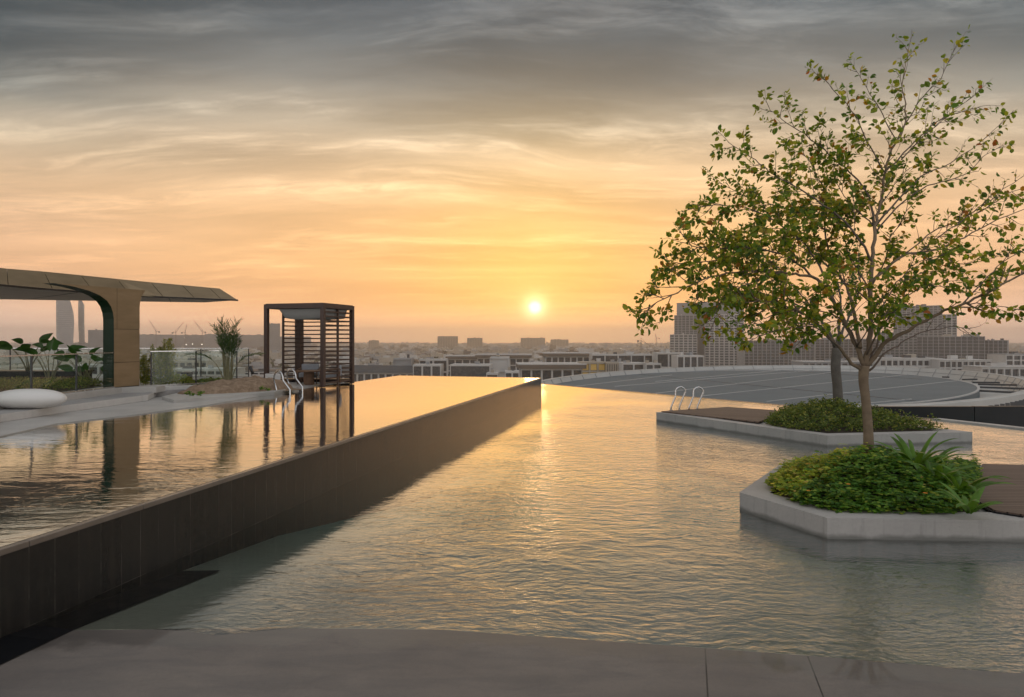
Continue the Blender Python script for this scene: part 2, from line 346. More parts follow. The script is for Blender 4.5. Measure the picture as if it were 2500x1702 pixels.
# water
def water(name, upper):
    mt, t = mat(name); g = gpos(t); gx, gy, gz = t.sep(g)
    warp = t.vm('SCALE', t.vm('SUBTRACT', t.noise(g, 0.55, 2, 0.5, out='Color'), (0.5, 0.5, 0.5)), scale=0.7)
    gw = t.vm('ADD', g, warp)
    if upper:
        a = t.noise(t.mapping(gw, (0.9, 2.6, 1), rot=(0, 0, R(8))), 2.0, 3, 0.5, 0.3)
        b = t.noise(t.mapping(gw, (1.2, 3.0, 1), rot=(0, 0, R(-12))), 6.0, 3, 0.55)
        patch = t.mr(t.noise(g, 0.35, 2, 0.5), 0.35, 0.65, 0.5, 1.3)
        patch = t.m('MULTIPLY', patch, t.mr(gy, 15.0, 8.0, 0.8, 1.15, 'SMOOTHSTEP'))
        h = t.m('MULTIPLY', t.m('ADD', t.m('MULTIPLY', a, 0.0040), t.m('MULTIPLY', b, 0.0014)), patch)
    else:
        a = t.noise(t.mapping(gw, (1.1, 2.3, 1), rot=(0, 0, R(20))), 3.0, 2, 0.5, 0.5)
        b = t.noise(t.mapping(gw, (1.2, 2.4, 1), rot=(0, 0, R(-24))), 8.5, 4, 0.55, 0.5)
        s = t.noise(t.mapping(gw, (1.0, 1.6, 1), rot=(0, 0, R(12))), 17.0, 2, 0.5, 0.2)
        patch = t.mr(t.noise(t.mapping(g, loc=(4, 2, 0)), 0.22, 3, 0.55), 0.34, 0.58, 0.45, 1.2, 'SMOOTHSTEP')
        # calm strip in the lee of the high wall on the left, and off the lee side of the islands
        lee = t.mr(t.m('SUBTRACT', gx, t.m('MULTIPLY', t.m('SUBTRACT', gy, 4.37), 0.231)), -2.6, -0.9, 0.12, 1.0, 'SMOOTHSTEP')
        lee2 = t.mr(t.vm('LENGTH', t.vm('SUBTRACT', g, (3.6, 6.7, 0.0))), 0.5, 1.5, 0.25, 1.0, 'SMOOTHSTEP')
        lee = t.m('MULTIPLY', lee, lee2)
        rightp = t.mr(gx, 1.2, 3.0, 0.0, 1.0, 'SMOOTHSTEP')
        nearp = t.mr(gy, 7.2, 5.6, 0.0, 1.0, 'SMOOTHSTEP')
        rn = t.m('MULTIPLY', rightp, nearp)
        fine = t.m('ADD', 0.30, t.m('MULTIPLY', rn, 1.6))
        h = t.m('MULTIPLY', t.m('ADD', t.m('MULTIPLY', a, 0.0150), t.m('MULTIPLY', b, 0.0078)), t.m('SUBTRACT', 1.0, t.m('MULTIPLY', rn, 0.4)))
        h = t.m('ADD', h, t.m('MULTIPLY', s, t.m('MULTIPLY', fine, 0.0028)))
        h = t.m('MULTIPLY', t.m('MULTIPLY', t.m('MULTIPLY', h, patch), lee), t.mr(gy, 9.0, 5.5, 1.0, 1.35, 'SMOOTHSTEP'))
    nm = bump(t, h, 1.0, 1.0)
    fr = t.n('ShaderNodeFresnel'); fr.inputs[0].default_value = 1.50; t.link(nm, fr.inputs['Normal'])
    fac = t.m('MINIMUM', t.m('MULTIPLY', t.m('POWER', fr.outputs[0], 0.80 if upper else 0.85), 1.5 if upper else 1.75), 0.98)
    gl = t.n('ShaderNodeBsdfGlossy'); gl.inputs['Roughness'].default_value = 0.025; t.link(nm, gl.inputs['Normal']); gl.inputs['Color'].default_value = (1, 1, 1, 1)
    tp = t.n('ShaderNodeBsdfTransparent'); tp.inputs[0].default_value = (0.88, 0.93, 0.92, 1)
    mx = t.n('ShaderNodeMixShader'); t.link(fac, mx.inputs[0]); t.link(tp.outputs[0], mx.inputs[1]); t.link(gl.outputs[0], mx.inputs[2])
    va = t.n('ShaderNodeVolumeAbsorption'); va.inputs[0].default_value = (0.10, 0.74, 0.70, 1) if not upper else (0.05, 0.66, 0.68, 1)
    va.inputs[1].default_value = 0.34 if not upper else 0.9
    out(t, mx.outputs[0], va.outputs[0])
water('water_lower', False); water('water_upper', True)

# city ground
mt, t = mat('city_ground'); o = gpos(t)
n1 = t.noise(o, 0.006, 6, 0.6); n2 = t.noise(o, 0.05, 5, 0.7)
c = t.mix(t.mr(n1, 0.4, 0.6), (0.20, 0.16, 0.125, 1), (0.10, 0.095, 0.07, 1))
c = t.mix(t.mr(n2, 0.4, 0.65, 0, 0.6), c, (0.055, 0.06, 0.04, 1))
out(t, princ(t, c, 0.95))

# ------------------------------------------------------------------ mesh builder
class MB:
    def __init__(s): s.v = []; s.f = []; s.mi = []; s.mats = []; s.cur = 0; s.smooth = []
    def use(s, m):
        if m not in s.mats: s.mats.append(m)
        s.cur = s.mats.index(m); return s
    def face(s, ids, sm=False): s.f.append(tuple(ids)); s.mi.append(s.cur); s.smooth.append(sm)
    def poly(s, pts, sm=False):
        b = len(s.v); s.v += [tuple(p) for p in pts]; s.face(range(b, b + len(pts)), sm)
    def box(s, x0, x1, y0, y1, z0, z1, rot=0.0, c=(0, 0)):
        b = len(s.v)
        for z in (z0, z1):
            for x, y in ((x0, y0), (x1, y0), (x1, y1), (x0, y1)):
                if rot:
                    dx_, dy_ = x - c[0], y - c[1]
                    x, y = c[0] + dx_ * math.cos(rot) - dy_ * math.sin(rot), c[1] + dx_ * math.sin(rot) + dy_ * math.cos(rot)
                s.v.append((x, y, z))
        for q in ((0, 3, 2, 1), (4, 5, 6, 7), (0, 1, 5, 4), (1, 2, 6, 5), (2, 3, 7, 6), (3, 0, 4, 7)): s.face([b + i for i in q])
        return s
    def bar(s, p, q, wdt, hgt, up=(0, 0, 1)):
        p = Vector(p); q = Vector(q); a = (q - p).normalized(); u = Vector(up)
        r = a.cross(u)
        if r.length < 1e-4: r = a.cross(Vector((0, 1, 0)))
        r.normalize(); u = r.cross(a).normalized()
        b = len(s.v)
        for c0 in (p, q):
            for i, j in ((-1, -1), (1, -1), (1, 1), (-1, 1)): s.v.append(tuple(c0 + r * (i * wdt / 2) + u * (j * hgt / 2)))
        for qd in ((0, 1, 2, 3), (7, 6, 5, 4), (0, 4, 5, 1), (1, 5, 6, 2), (2, 6, 7, 3), (3, 7, 4, 0)): s.face([b + i for i in qd])
        return s
    def prism(s, pts, z0, z1, cap_bottom=True):
        b = len(s.v); n = len(pts)
        area = sum(pts[i][0] * pts[(i + 1) % n][1] - pts[(i + 1) % n][0] * pts[i][1] for i in range(n))
        if area < 0: pts = pts[::-1]
        s.v += [(p[0], p[1], z0) for p in pts] + [(p[0], p[1], z1) for p in pts]
        if cap_bottom: s.face([b + i for i in range(n)][::-1])
        s.face([b + n + i for i in range(n)])
        for i in range(n):
            j = (i + 1) % n; s.face((b + i, b + j, b + n + j, b + n + i))
        return s
    def tube(s, pts, rad, sides=8, cap=True, sm=True):
        pts = [Vector(p) for p in pts]; n = len(pts)
        if not hasattr(rad, '__len__'): rad = [rad] * n
        b = len(s.v); ref = None
        for i, p in enumerate(pts):
            tdir = (pts[min(i + 1, n - 1)] - pts[max(i - 1, 0)])
            if tdir.length < 1e-9: tdir = Vector((0, 0, 1))
            tdir.normalize()
            if ref is None:
                ref = tdir.cross(Vector((0.3, 0.9, 0.2)))
                if ref.length < 1e-3: ref = tdir.cross(Vector((1, 0, 0)))
            ref = (ref - tdir * ref.dot(tdir)).normalized(); bi = tdir.cross(ref)
            for k in range(sides):
                a = 2 * math.pi * k / sides
                s.v.append(tuple(p + (ref * math.cos(a) + bi * math.sin(a)) * rad[i]))
        for i in range(n - 1):
            for k in range(sides):
                k2 = (k + 1) % sides
                s.face((b + i * sides + k, b + i * sides + k2, b + (i + 1) * sides + k2, b + (i + 1) * sides + k), sm)
        if cap:
            s.face([b + k for k in range(sides)][::-1]); s.face([b + (n - 1) * sides + k for k in range(sides)])
        return s
    def leaf(s, p, dr, nrm, L, Wd, fold=0.18):
        dr = dr.normalized(); sd = dr.cross(nrm)
        if sd.length < 1e-4: sd = dr.cross(Vector((0.2, 0.5, 0.8)))
        sd.normalize(); up = sd.cross(dr)
        b = len(s.v); w2 = Wd / 2
        P = [p, p + dr * L * .28 + sd * w2 * .9 + up * fold * w2, p + dr * L * .68 + sd * w2 * .85 + up * fold * w2, p + dr * L - up * .08 * L,
             p + dr * L * .68 - sd * w2 * .85 + up * fold * w2, p + dr * L * .28 - sd * w2 * .9 + up * fold * w2]
        s.v += [tuple(q) for q in P]
        s.face((b, b + 1, b + 2, b + 3)); s.face((b, b + 3, b + 4, b + 5))
    def build(s, name, m=None, parent=None, loc=None, bevel=0.0):
        me = bpy.data.meshes.new(name); me.from_pydata(s.v, [], s.f)
        ms = s.mats if s.mats else [m]
        for x in ms: me.materials.append(MATS[x])
        if s.mats: me.polygons.foreach_set('material_index', s.mi)
        me.polygons.foreach_set('use_smooth', s.smooth); me.update()
        o = bpy.data.objects.new(name, me); COL.objects.link(o)
        if parent is not None: o.parent = parent
        if loc is not None: o.location = loc
        if bevel:
            md = o.modifiers.new('bevel', 'BEVEL'); md.width = bevel; md.segments = 2; md.limit_method = 'ANGLE'
        return o
def tag(o, label, cat, group=None, kind=None):
    if label: o['label'] = label
    if cat: o['category'] = cat
    if group: o['group'] = group
    if kind: o['kind'] = kind
    return o
def empty(name, loc=(0, 0, 0), rz=0.0, label=None, cat=None, group=None):
    o = bpy.data.objects.new(name, None); COL.objects.link(o); o.location = loc; o.rotation_euler = (0, 0, rz); o.empty_display_size = 0.2
    return tag(o, label, cat, group)
def struct(o): o['kind'] = 'structure'; return o
def copy_tree(o, parent=None):
    c = o.copy(); COL.objects.link(c)
    if parent is not None: c.parent = parent
    for ch in list(o.children): copy_tree(ch, c)
    return c
def P(px, py, z=0.0):                                   # where a sight line through the photo meets the level plane z
    Y = F * (CH - z) / (py - HY); return ((px - CX) / F * Y, Y)
def PD(px, py, Y):                                      # a point at a chosen distance
    return Vector(((px - CX) / F * Y, Y, CH - (py - HY) / F * Y))
def rnd(a, b): return random.uniform(a, b)
def rvec():
    while True:
        v = Vector((rnd(-1, 1), rnd(-1, 1), rnd(-1, 1)))
        if 0.05 < v.length < 1: return v.normalized()

# ================================================================== SETTING
GZ = -38.0
# --- ground of the city
b = MB(); b.poly([(-7000, -60, GZ), (7000, -60, GZ), (7000, 5400, GZ), (-7000, 5400, GZ)])
struct(b.build('city_ground', 'city_ground'))
# --- the building below the terrace
LC = P(1320, 937, 0); LR = P(2292, 1024, 0); LE = P(2560, 1053, 0)     # far edge of the lower pool
b = MB(); b.prism([(-22, -8), (16, -8), (16, 10), (LE[0] + .3, LE[1]), (LR[0] + .15, LR[1] + .2), (LC[0] + .2, LC[1] + .3), (-4.8, 29), (-5.2, 25.8), (-22, 25.0)], GZ, -1.75)
struct(b.build('terrace_base', 'terrace_concrete'))
# shore line of the beach entry
SH = [(-6.0, 4.30), (-3.04, 4.50), (-1.72, 4.54), (-.49, 4.51), (.41, 4.37), (1.08, 4.27), (2.29, 4.07), (3.06, 3.92), (5.0, 3.60), (9.0, 3.0), (15, 2.2)]
def shore(x):
    for (x0, y0), (x1, y1) in zip(SH, SH[1:]):
        if x0 <= x <= x1: return y0 + (y1 - y0) * (x - x0) / (x1 - x0)
    return SH[0][1] if x < SH[0][0] else SH[-1][1]
WA = Vector((-3.41, 4.37)); WB = Vector((1.03, 23.6)); wdir = (WB - WA).normalized()          # wall of the upper pool
W0 = WA - wdir * 7.0; wlen = (WB - W0).length; wn = Vector((wdir.y, -wdir.x))                     # wn points to the lower pool
def wall_x(y): return W0.x + wdir.x / wdir.y * (y - W0.y)
# deck and floor as one continuous gently sloping grid each
def depth_at(s): return -(0.085 * s if s < 3 else (0.255 + 0.16 * (s - 3)) if s < 7.5 else 0.975 + 0.02 * (s - 7.5))
import mathutils.noise as mn
def rip(x, y): return 0.0016 * mn.noise(Vector((x * 1.3, y * 1.3, 0.3))) + 0.0006 * mn.noise(Vector((x * 6, y * 6, 1.3)))
b = MB(); xs = [-7 + i * 0.25 for i in range(89)]; ss = [0, .04, .08, .14, .22, .35, .6, 1, 1.6, 2.4, 4, 12]
for s_ in ss:
    for x in xs: b.v.append((x, shore(x) - s_, 0.012 * min(s_, 1.0) + 0.02 * max(0, min(s_, 4) - 1) + rip(x, shore(x) - s_)))
for j in range(len(ss) - 1):
    for i in range(len(xs) - 1):
        a = j * len(xs) + i; b.face((a, a + len(xs), a + len(xs) + 1, a + 1), True)
struct(b.build('deck', 'deck_concrete'))
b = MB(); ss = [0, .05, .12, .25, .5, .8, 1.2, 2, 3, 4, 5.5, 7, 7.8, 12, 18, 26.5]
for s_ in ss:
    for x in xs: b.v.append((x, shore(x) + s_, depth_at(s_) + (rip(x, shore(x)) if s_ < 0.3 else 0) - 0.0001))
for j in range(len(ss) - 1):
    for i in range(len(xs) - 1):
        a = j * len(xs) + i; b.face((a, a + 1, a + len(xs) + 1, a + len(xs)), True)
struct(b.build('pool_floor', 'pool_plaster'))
# lower pool water (top at z = 0); its outline follows the wall, the far edge and the shore
wpoly = [(wall_x(2.0) + .0, 2.0), (15.5, 2.0), (15.5, 9.0), (LE[0], LE[1]), LR, LC, (WB.x, LC[1] + .15), (WB.x, WB.y)]
b = MB(); b.prism(wpoly, -1.7, 0.0); struct(b.build('water', 'water_lower'))
# far edge lip of the lower pool
def strip(name, m, pts, width, z0, z1, side=1, parent=None):
    b = MB(); pts = [Vector(p) for p in pts]
    for p, q in zip(pts, pts[1:]):
        n_ = (q - p).normalized(); n_ = Vector((-n_.y, n_.x)) * side
        b.prism([tuple(p), tuple(q), tuple(q + n_ * width), tuple(p + n_ * width)], z0, z1)
    return b.build(name, m, parent)
e = strip('pool_edge_wall', 'lip_stone', [(LC[0] - .26, LC[1] + .1), LC, LR, LE], 0.10, -3.0, 0.006, 1)
tag(e, 'thin dark stone overflow lip along the far side of the lower pool', 'pool edge')
e = strip('pool_coping', 'coping_concrete', [LR, LE, (15, 10)], 0.26, -1.5, 0.035, -1)
tag(e, 'narrow grey concrete coping in front of the black wall', 'coping')
# black wall beyond the coping
b = MB(); q0 = PD(2110, 990, 17.6); q1 = PD(2376, 992, 17.5); q2 = PD(2700, 989, 17.7)
b.box(q0.x, q1.x - .008, 17.45, 17.6, -3, .20); b.box(q1.x + .008, q2.x, 17.45, 17.6, -3, .205)
b.box(q0.x, q2.x, 17.6, 17.66, -3, .17)
tag(b.build('black_wall', 'black_paint', bevel=.004), 'glossy black parapet wall beside the lower pool', 'wall')

# --- upper pool ---------------------------------------------------
UW = 0.6
left_edge = [P(-420, 1150, UW), P(-200, 1112, UW), P(0, 1068, UW), P(139, 1036, UW), P(329, 1014, UW), P(503, 991, UW), P(658, 964, UW), P(759, 945, UW), P(870, 932, UW), P(973, 917, UW)]
tl = empty('pool_wall', (W0.x, W0.y, 0), math.atan2(wdir.y, wdir.x), 'long dark stone tiled wall holding the upper pool above the lower pool', 'pool wall')
b = MB(); b.box(0, wlen, -0.001, 0.22, -1.4, UW - .045); b.build('tiled_face', 'wall_tiles', tl)
b = MB(); n_ = 26
for i in range(n_):                                     # coping stones of the overflow lip
    a = wlen * i / n_; c_ = wlen * (i + 1) / n_ - .004
    b.box(a, c_, -0.012, 0.24, UW - .045, UW - 0.002)
b.build('overflow_lip', 'lip_stone', tl, bevel=.006)
FL_ = Vector(left_edge[-1])
b = MB(); dd = (Vector(WB) - FL_).normalized(); nn = Vector((-dd.y, dd.x))
b.prism([tuple(FL_), tuple(WB + dd * .0), tuple(WB + nn * .12 - wn * .0), tuple(FL_ + nn * .12)], -3, UW + .003)
tag(b.build('pool_end_wall', 'lip_stone'), 'overflow edge closing the far end of the upper pool', 'pool edge')
lw = wn * -0.02
up = [tuple(W0 + lw * 8)] + [tuple(WB + lw * 1)] + left_edge[::-1]
up = [(wall_x(-2.6) - .05, -2.6), (WB.x - .03, WB.y)] + left_edge[::-1] + [(-9.8, 4), (-10.5, -2.6)]
b = MB(); b.prism([(p[0], p[1]) for p in up], -0.45, UW); struct(b.build('water_upper', 'water_upper'))
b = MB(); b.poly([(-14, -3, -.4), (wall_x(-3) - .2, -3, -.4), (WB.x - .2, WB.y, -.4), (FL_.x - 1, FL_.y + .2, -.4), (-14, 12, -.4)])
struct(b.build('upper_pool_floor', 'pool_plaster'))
# dark drain slot in the floor along the wall
b = MB(); s0 = 2.2; s1 = (Vector(P(436, 1390, -.10)) - W0).dot(wdir)
L_ = []
def fl(x, y): return depth_at(max(0, y - shore(x)))
for k in range(9):
    s_ = s0 + (s1 - s0) * k / 8; p = W0 + wdir * s_ + wn * .02; q = W0 + wdir * (s_ + (.10 if k == 8 else 0)) + wn * (.36)
    b.v += [(p.x, p.y, fl(p.x, p.y) + .012), (q.x, q.y, fl(q.x, q.y) + .012)]
for k in range(8): b.face((2 * k, 2 * k + 1, 2 * k + 3, 2 * k + 2))
tag(b.build('drain_channel', 'black_paint'), 'black drain slot sunk in the pool floor at the foot of the dark wall', 'drain')
# small lamp set in the floor under the water
x, y = P(626, 1311, -.38)
t_ = empty('pool_light', (x, y, depth_at(y - shore(x)) + .01), 0, 'tiny round amber light fitting in the pool floor near the dark wall', 'pool light')
b = MB(); N_ = 20
for k in range(N_):
    a0, a1 = 2 * math.pi * k / N_, 2 * math.pi * (k + 1) / N_
    b.poly([(.055 * math.cos(a0), .055 * math.sin(a0), .006), (.12 * math.cos(a0), .12 * math.sin(a0), .0), (.12 * math.cos(a1), .12 * math.sin(a1), .0), (.055 * math.cos(a1), .055 * math.sin(a1), .006)])
b.build('ring', 'black_paint', t_)
b = MB(); b.poly([(.055 * math.cos(2 * math.pi * k / N_), .055 * math.sin(2 * math.pi * k / N_), .008) for k in range(N_)]); b.build('lens', 'amber', t_)

# --- left terrace ---------------------------------------------------
le = [Vector(p) for p in left_edge]
b = MB()
cop = [tuple(p) for p in le[:8]] + [(-5.72, 21.5), (-22, 21.5), (-22, 3), (-12, 3)]
b.prism(cop, -1.7, .62); struct(b.build('coping', 'coping_concrete', bevel=.006))
TZ = .76
riser = [P(-300, 1175, .63), P(0, 1030, .63), P(155, 1006.6, .63), P(360, 977.6, .63), P(380, 968, .63)]
b = MB(); b.prism([(p[0], p[1]) for p in riser] + [(-8.1, 16.2), (-8.1, 23), (-22, 23), (-22, 4)], .60, TZ)
struct(b.build('terrace', 'terrace_concrete', bevel=.008))
b = MB()                                                # pale riser of the step
for p, q in zip(riser, riser[1:]):
    p = Vector(p); q = Vector(q); n_ = (q - p).normalized(); n_ = Vector((n_.y, -n_.x))
    b.prism([tuple(p + n_ * .012), tuple(q + n_ * .012), tuple(q), tuple(p)], .624, TZ - .006)
tag(b.build('step_riser', 'kerb_white'), 'low pale concrete step edge between coping and terrace', 'step')
# kerbs carrying the railings
KZ = .89
b = MB(); b.prism([(-9.30, 10.2), (-9.10, 10.2), (-8.93, 15.0), (-8.33, 15.35), (-8.36, 15.80), (-9.55, 15.80)], TZ - .02, KZ)
tag(b.build('kerb', 'coping_concrete', bevel=.008), 'low grey concrete kerb under the glass railing beside the bronze column', 'kerb')
b = MB(); b.prism([(-8.80, 15.85), (-7.72, 16.42), (-7.82, 16.60), (-8.90, 16.03)], .61, .845); b.prism([(-7.82, 16.60), (-7.64, 16.52), (-7.3, 17.7), (-7.5, 17.78)], .61, .845)
tag(b.build('kerb', 'kerb_white', bevel=.008), 'pale raised kerb wall between bronze column and sand mound', 'kerb')

# ------------------------------------------------------------------ glass railings
def railing(a, c, z0, z1, npan, label, group='glass railings of the terrace', posts=True):
    a = Vector(a); c = Vector(c); L = (c - a).length
    r_ = empty('glass_railing', (a.x, a.y, 0), math.atan2(c.y - a.y, c.x - a.x), label, 'railing', group)
    b = MB(); b.bar((-.02, 0, z1), (L + .02, 0, z1), .035, .022); b.build('top_rail', 'steel', r_)
    for i in range(npan):
        x0 = L * i / npan + .012; x1 = L * (i + 1) / npan - .012
        b = MB(); b.box(x0, x1, -.006, .006, z0 + .01, z1 - .011); b.build('glass_panel', 'clear_glass', r_)
    for i in range(npan + 1):
        if posts: b = MB(); b.box(L * i / npan - .011, L * i / npan + .011, -.018, .018, z0, z1 - .011); b.build('post', 'dark_metal', r_)
    b = MB(); b.box(0, L, -.02, .02, z0, z0 + .03); b.build('base_channel', 'steel', r_)
    return r_
railing((-9.22, 10.0), (-9.08, 14.95), KZ, 1.69, 4, 'glass railing behind the white pebble seat ending at the bronze column')
railing((-19.5, 21.4), (-8.6, 21.4), TZ, 1.70, 7, 'rearmost glass railing behind the broad-leaved plants')
railing((-8.80, 15.98), (-7.40, 17.62), .845, 1.70, 2, 'glass railing on the pale kerb beside the sand mound')

# ------------------------------------------------------------------ bronze canopy
can = empty('canopy', (0, 0, 0), 0, 'bronze panelled canopy with pointed end on one flared column', 'canopy')
zb = 3.17
def pc(px, py, z): x, y = P(px, py, z) if False else ((px - CX) / F * (F * (z - CH) / (HY - py)), F * (z - CH) / (HY - py)); return Vector((x, y, z))
# underside outline: front edge, tip, back edge
f0 = pc(-420, 657, zb); f1 = pc(0, 696, zb); f2 = pc(120, 706.5, zb); f3 = pc(330, 722.5, zb); tip = pc(581, 733.2, zb)
u0 = pc(0, 731, zb); u1 = pc(380, 737, zb); u2 = pc(500, 738.5, zb); uL = pc(-420, 727, zb)
front = [f0, f1, f2, f3, tip]; back = [u2, u1, u0, uL]
zt = zb + .40
def inset(p, q_in): return Vector((q_in[0], q_in[1], zt))
t0 = PD(-420, 606, f0.y + .28); t1 = PD(0, 654.5, f1.y + .28); t2 = PD(120, 664, f2.y + .28); t3 = PD(330, 685.5, f3.y + .26); t4 = PD(536, 704.5, tip.y - .20)
top = [t0, t1, t2, t3, t4]
# fascia panels follow the sloping front
def at_px(poly, f):                                     # point at fraction f along a polyline
    Ls = [(poly[i + 1] - poly[i]).length for i in range(len(poly) - 1)]; T_ = sum(Ls) * f
    for i, l in enumerate(Ls):
        if T_ <= l or i == len(Ls) - 1: return poly[i] + (poly[i + 1] - poly[i]) * (T_ / l)
        T_ -= l
cuts_b = [0, .12, .25, .36, .50, .62, .745, .87, 1.0]
fp = []
import bisect
# joints in the photo: top x 17,107,198,286,368,444,510 -> bottom x 20,129,230,319,399,476,541
jt = [(-250, -262), (-120, -126), (17, 20), (107, 129), (198, 230), (286, 319), (368, 399), (444, 476), (510, 541)]
def on_poly_px(poly, px):
    for p, q in zip(poly, poly[1:]):
        a_ = CX + F * p.x / p.y; c_ = CX + F * q.x / q.y
        if min(a_, c_) - 1e-6 <= px <= max(a_, c_) + 1e-6:
            # solve for the point of the segment seen at px
            k = (px - CX) / F; den = (q.x - p.x) - k * (q.y - p.y); s_ = (k * p.y - p.x) / den
            return p + (q - p) * s_
    return poly[-1]
seq = [(t0, f0)] + [(on_poly_px(top, a_), on_poly_px(front, c_)) for a_, c_ in jt] + [(t4, tip)]
def shrink(p, q, g): v = (q - p); return p + v.normalized() * g, q - v.normalized() * g
for (ta, fa), (tb, fb) in zip(seq, seq[1:]):
    last = (tb is t4)
    ta2, tb2 = shrink(ta, tb, .009); fa2, fb2 = shrink(fa, fb, .009)
    if last: tb2 = tb; fb2 = fb
    nrm = (fb2 - fa2).cross(ta2 - fa2).normalized()
    if nrm.y > 0: nrm = -nrm
    off = nrm * -.02
    b = MB(); V_ = [fa2, fb2, tb2, ta2]; base_ = len(b.v)
    b.v += [tuple(v) for v in V_] + [tuple(v + off) for v in V_]
    b.face((0, 1, 2, 3)); b.face((7, 6, 5, 4))
    for i in range(4): b.face((i, 4 + i, 4 + (i + 1) % 4, (i + 1) % 4))
    b.build('fascia_panel', 'bronze', can)
# dark body behind the panels, soffit with its back chamfer
bt = [v + Vector((-.10, .10, .02)) for v in (t4,)]
tin = [v + Vector((-.06, .24, -.05)) for v in top]; fin = [v + Vector((-.10, .18, .03)) for v in front]
bk_top = [Vector((v.x - .15, v.y - .25, zt - .03)) for v in back]; bk = [v + Vector((-.03, 0, .03)) for v in back]
b = MB(); b.poly(tin + bk_top)
for i in range(len(tin) - 1): b.poly([fin[i], fin[i + 1], tin[i + 1], tin[i]])
ring_b = fin[-1:] + bk; ring_t = tin[-1:] + bk_top
for i in range(len(ring_b) - 1): b.poly([ring_b[i], ring_b[i + 1], ring_t[i + 1], ring_t[i]])
b.build('roof_deck', 'panel_joint', can)
b = MB(); sof = front + back
b.poly(sof[::-1]); b.poly([v + Vector((0, 0, .025)) for v in sof])
for i in range(len(sof)): j = (i + 1) % len(sof); b.poly([sof[i], sof[j], sof[j] + Vector((0, 0, .025)), sof[i] + Vector((0, 0, .025))])
b.build('soffit_panel', 'soffit', can)
b = MB()
for i in range(len(front) - 1): b.bar(front[i] + Vector((.004, -.006, -.002)), front[i + 1] + Vector((.004, -.006, -.002)), .02, .045)
b.build('edge_trim', 'panel_joint', can)
b = MB()
for fa, fb in ((.30, .22), (.55, .5), (.8, .9)):
    p = at_px(front, fa); q = at_px([uL, u0, u1, u2], fb); b.bar(p + Vector((0, 0, -.003)), q + Vector((0, 0, -.003)), .012, .006)
b.build('soffit_joint', 'panel_joint', can)
# flared column, local u along the canopy, w towards the pool
cu = Vector((.36, .933)); cw = Vector((.933, -.36)); c0 = Vector(P(278, 947, KZ)); c1 = c0 + cu * .66
c0 = Vector((c0.x, c0.y))
u_right = .66; th = .34
prof_l = [(0, KZ), (0, 2.46), (-.02, 2.60), (-.07, 2.74), (-.16, 2.86), (-.33, 2.97), (-.58, 3.06), (-.95, 3.13), (-1.35, 3.168)]
prof_r = [(u_right, KZ), (u_right, 2.75), (u_right + .015, 2.90), (u_right + .06, 3.03), (u_right + .16, 3.168)]
colr = empty('column', (0, 0, 0)); colr.parent = can
def W3(u, z, ww): p = c0 + cu * u + cw * (ww - th); return Vector((p.x, p.y, z))
outl = prof_l[::-1] + prof_r
def slab(name, lo, hi, zlo, zhi, m):
    pass
# front face as panels separated at the joints in the photo (z of joints), plus body
b = MB()
b.poly([W3(u, z, th - .014) for u, z in outl]); b.poly([W3(u, z, 0) for u, z in outl][::-1])
for i in range(len(prof_r) - 1): b.poly([W3(*prof_r[i], 0), W3(*prof_r[i], th - .014), W3(*prof_r[i + 1], th - .014), W3(*prof_r[i + 1], 0)])
b.build('column_core', 'panel_joint', colr)
b = MB()
for i in range(len(prof_l) - 1): b.poly([W3(prof_l[i][0] - .002, prof_l[i][1], -.005), W3(prof_l[i][0] - .002, prof_l[i][1], th), W3(prof_l[i + 1][0] - .002, prof_l[i + 1][1], th), W3(prof_l[i + 1][0] - .002, prof_l[i + 1][1], -.005)], True)
b.build('side_face', 'shade_tinted_bronze', colr)
jz = [KZ + .01, 1.465, 2.23]
for za, zc in zip(jz, jz[1:]):
    b = MB(); pp = [W3(.004, za + .005, 0), W3(u_right - .002, za + .005, 0), W3(u_right - .002, zc - .005, 0), W3(.004, zc - .005, 0)]
    q_ = [p + Vector((cw.x, cw.y, 0)) * th for p in pp]
    b.v += [tuple(v) for v in q_] + [tuple(v) for v in [p + Vector((cw.x, cw.y, 0)) * (th - .02) for p in pp]]
    b.face((0, 1, 2, 3))
    for i in range(4): b.face((i, 4 + i, 4 + (i + 1) % 4, (i + 1) % 4))
    b.build('column_panel', 'bronze', colr)
for side in (0, 1):
    if side == 0: pts2 = [(-.0, 2.235), (-.0, 2.30)] + prof_l[2:] + [(-.05, 3.168), (-.05, 2.235)]; pts2 = [(0.0, 2.235)] + prof_l[1:] + [(.075, 3.168), (.075, 2.235)]
    else: pts2 = [(.083, 2.235), (.083, 3.168), (u_right + .16, 3.168)] + prof_r[::-1][1:-1] + [(u_right, 2.235)]
    b = MB(); b.poly([W3(u, z, th) for u, z in pts2]); b.build('column_panel', 'bronze', colr)

# ------------------------------------------------------------------ white pebble seat
def ellipsoid(b, c, a, bb, cc, nu=40, nv=20, flat=.0, rot=0):
    base_ = len(b.v)
    for j in range(nv + 1):
        v = math.pi * j / nv - math.pi / 2
        for i in range(nu):
            u = 2 * math.pi * i / nu
            sgn = lambda x, e_: math.copysign(abs(x) ** e_, x)
            x = a * sgn(math.cos(v), .85) * math.cos(u); y = bb * sgn(math.cos(v), .85) * math.sin(u); z = cc * math.sin(v)
            if z < -cc * .93: z = -cc * .93
            b.v.append((c[0] + x * math.cos(rot) - y * math.sin(rot), c[1] + x * math.sin(rot) + y * math.cos(rot), c[2] + z))
    for j in range(nv):
        for i in range(nu):
            b.face((base_ + j * nu + i, base_ + j * nu + (i + 1) % nu, base_ + (j + 1) * nu + (i + 1) % nu, base_ + (j + 1) * nu + i), True)
b = MB(); ellipsoid(b, (0, 0, .168), .635, .30, .18)
o = b.build('pebble_seat', 'white_plastic', None, (-8.66, 11.75, TZ)); o.rotation_euler = (0, 0, R(4))
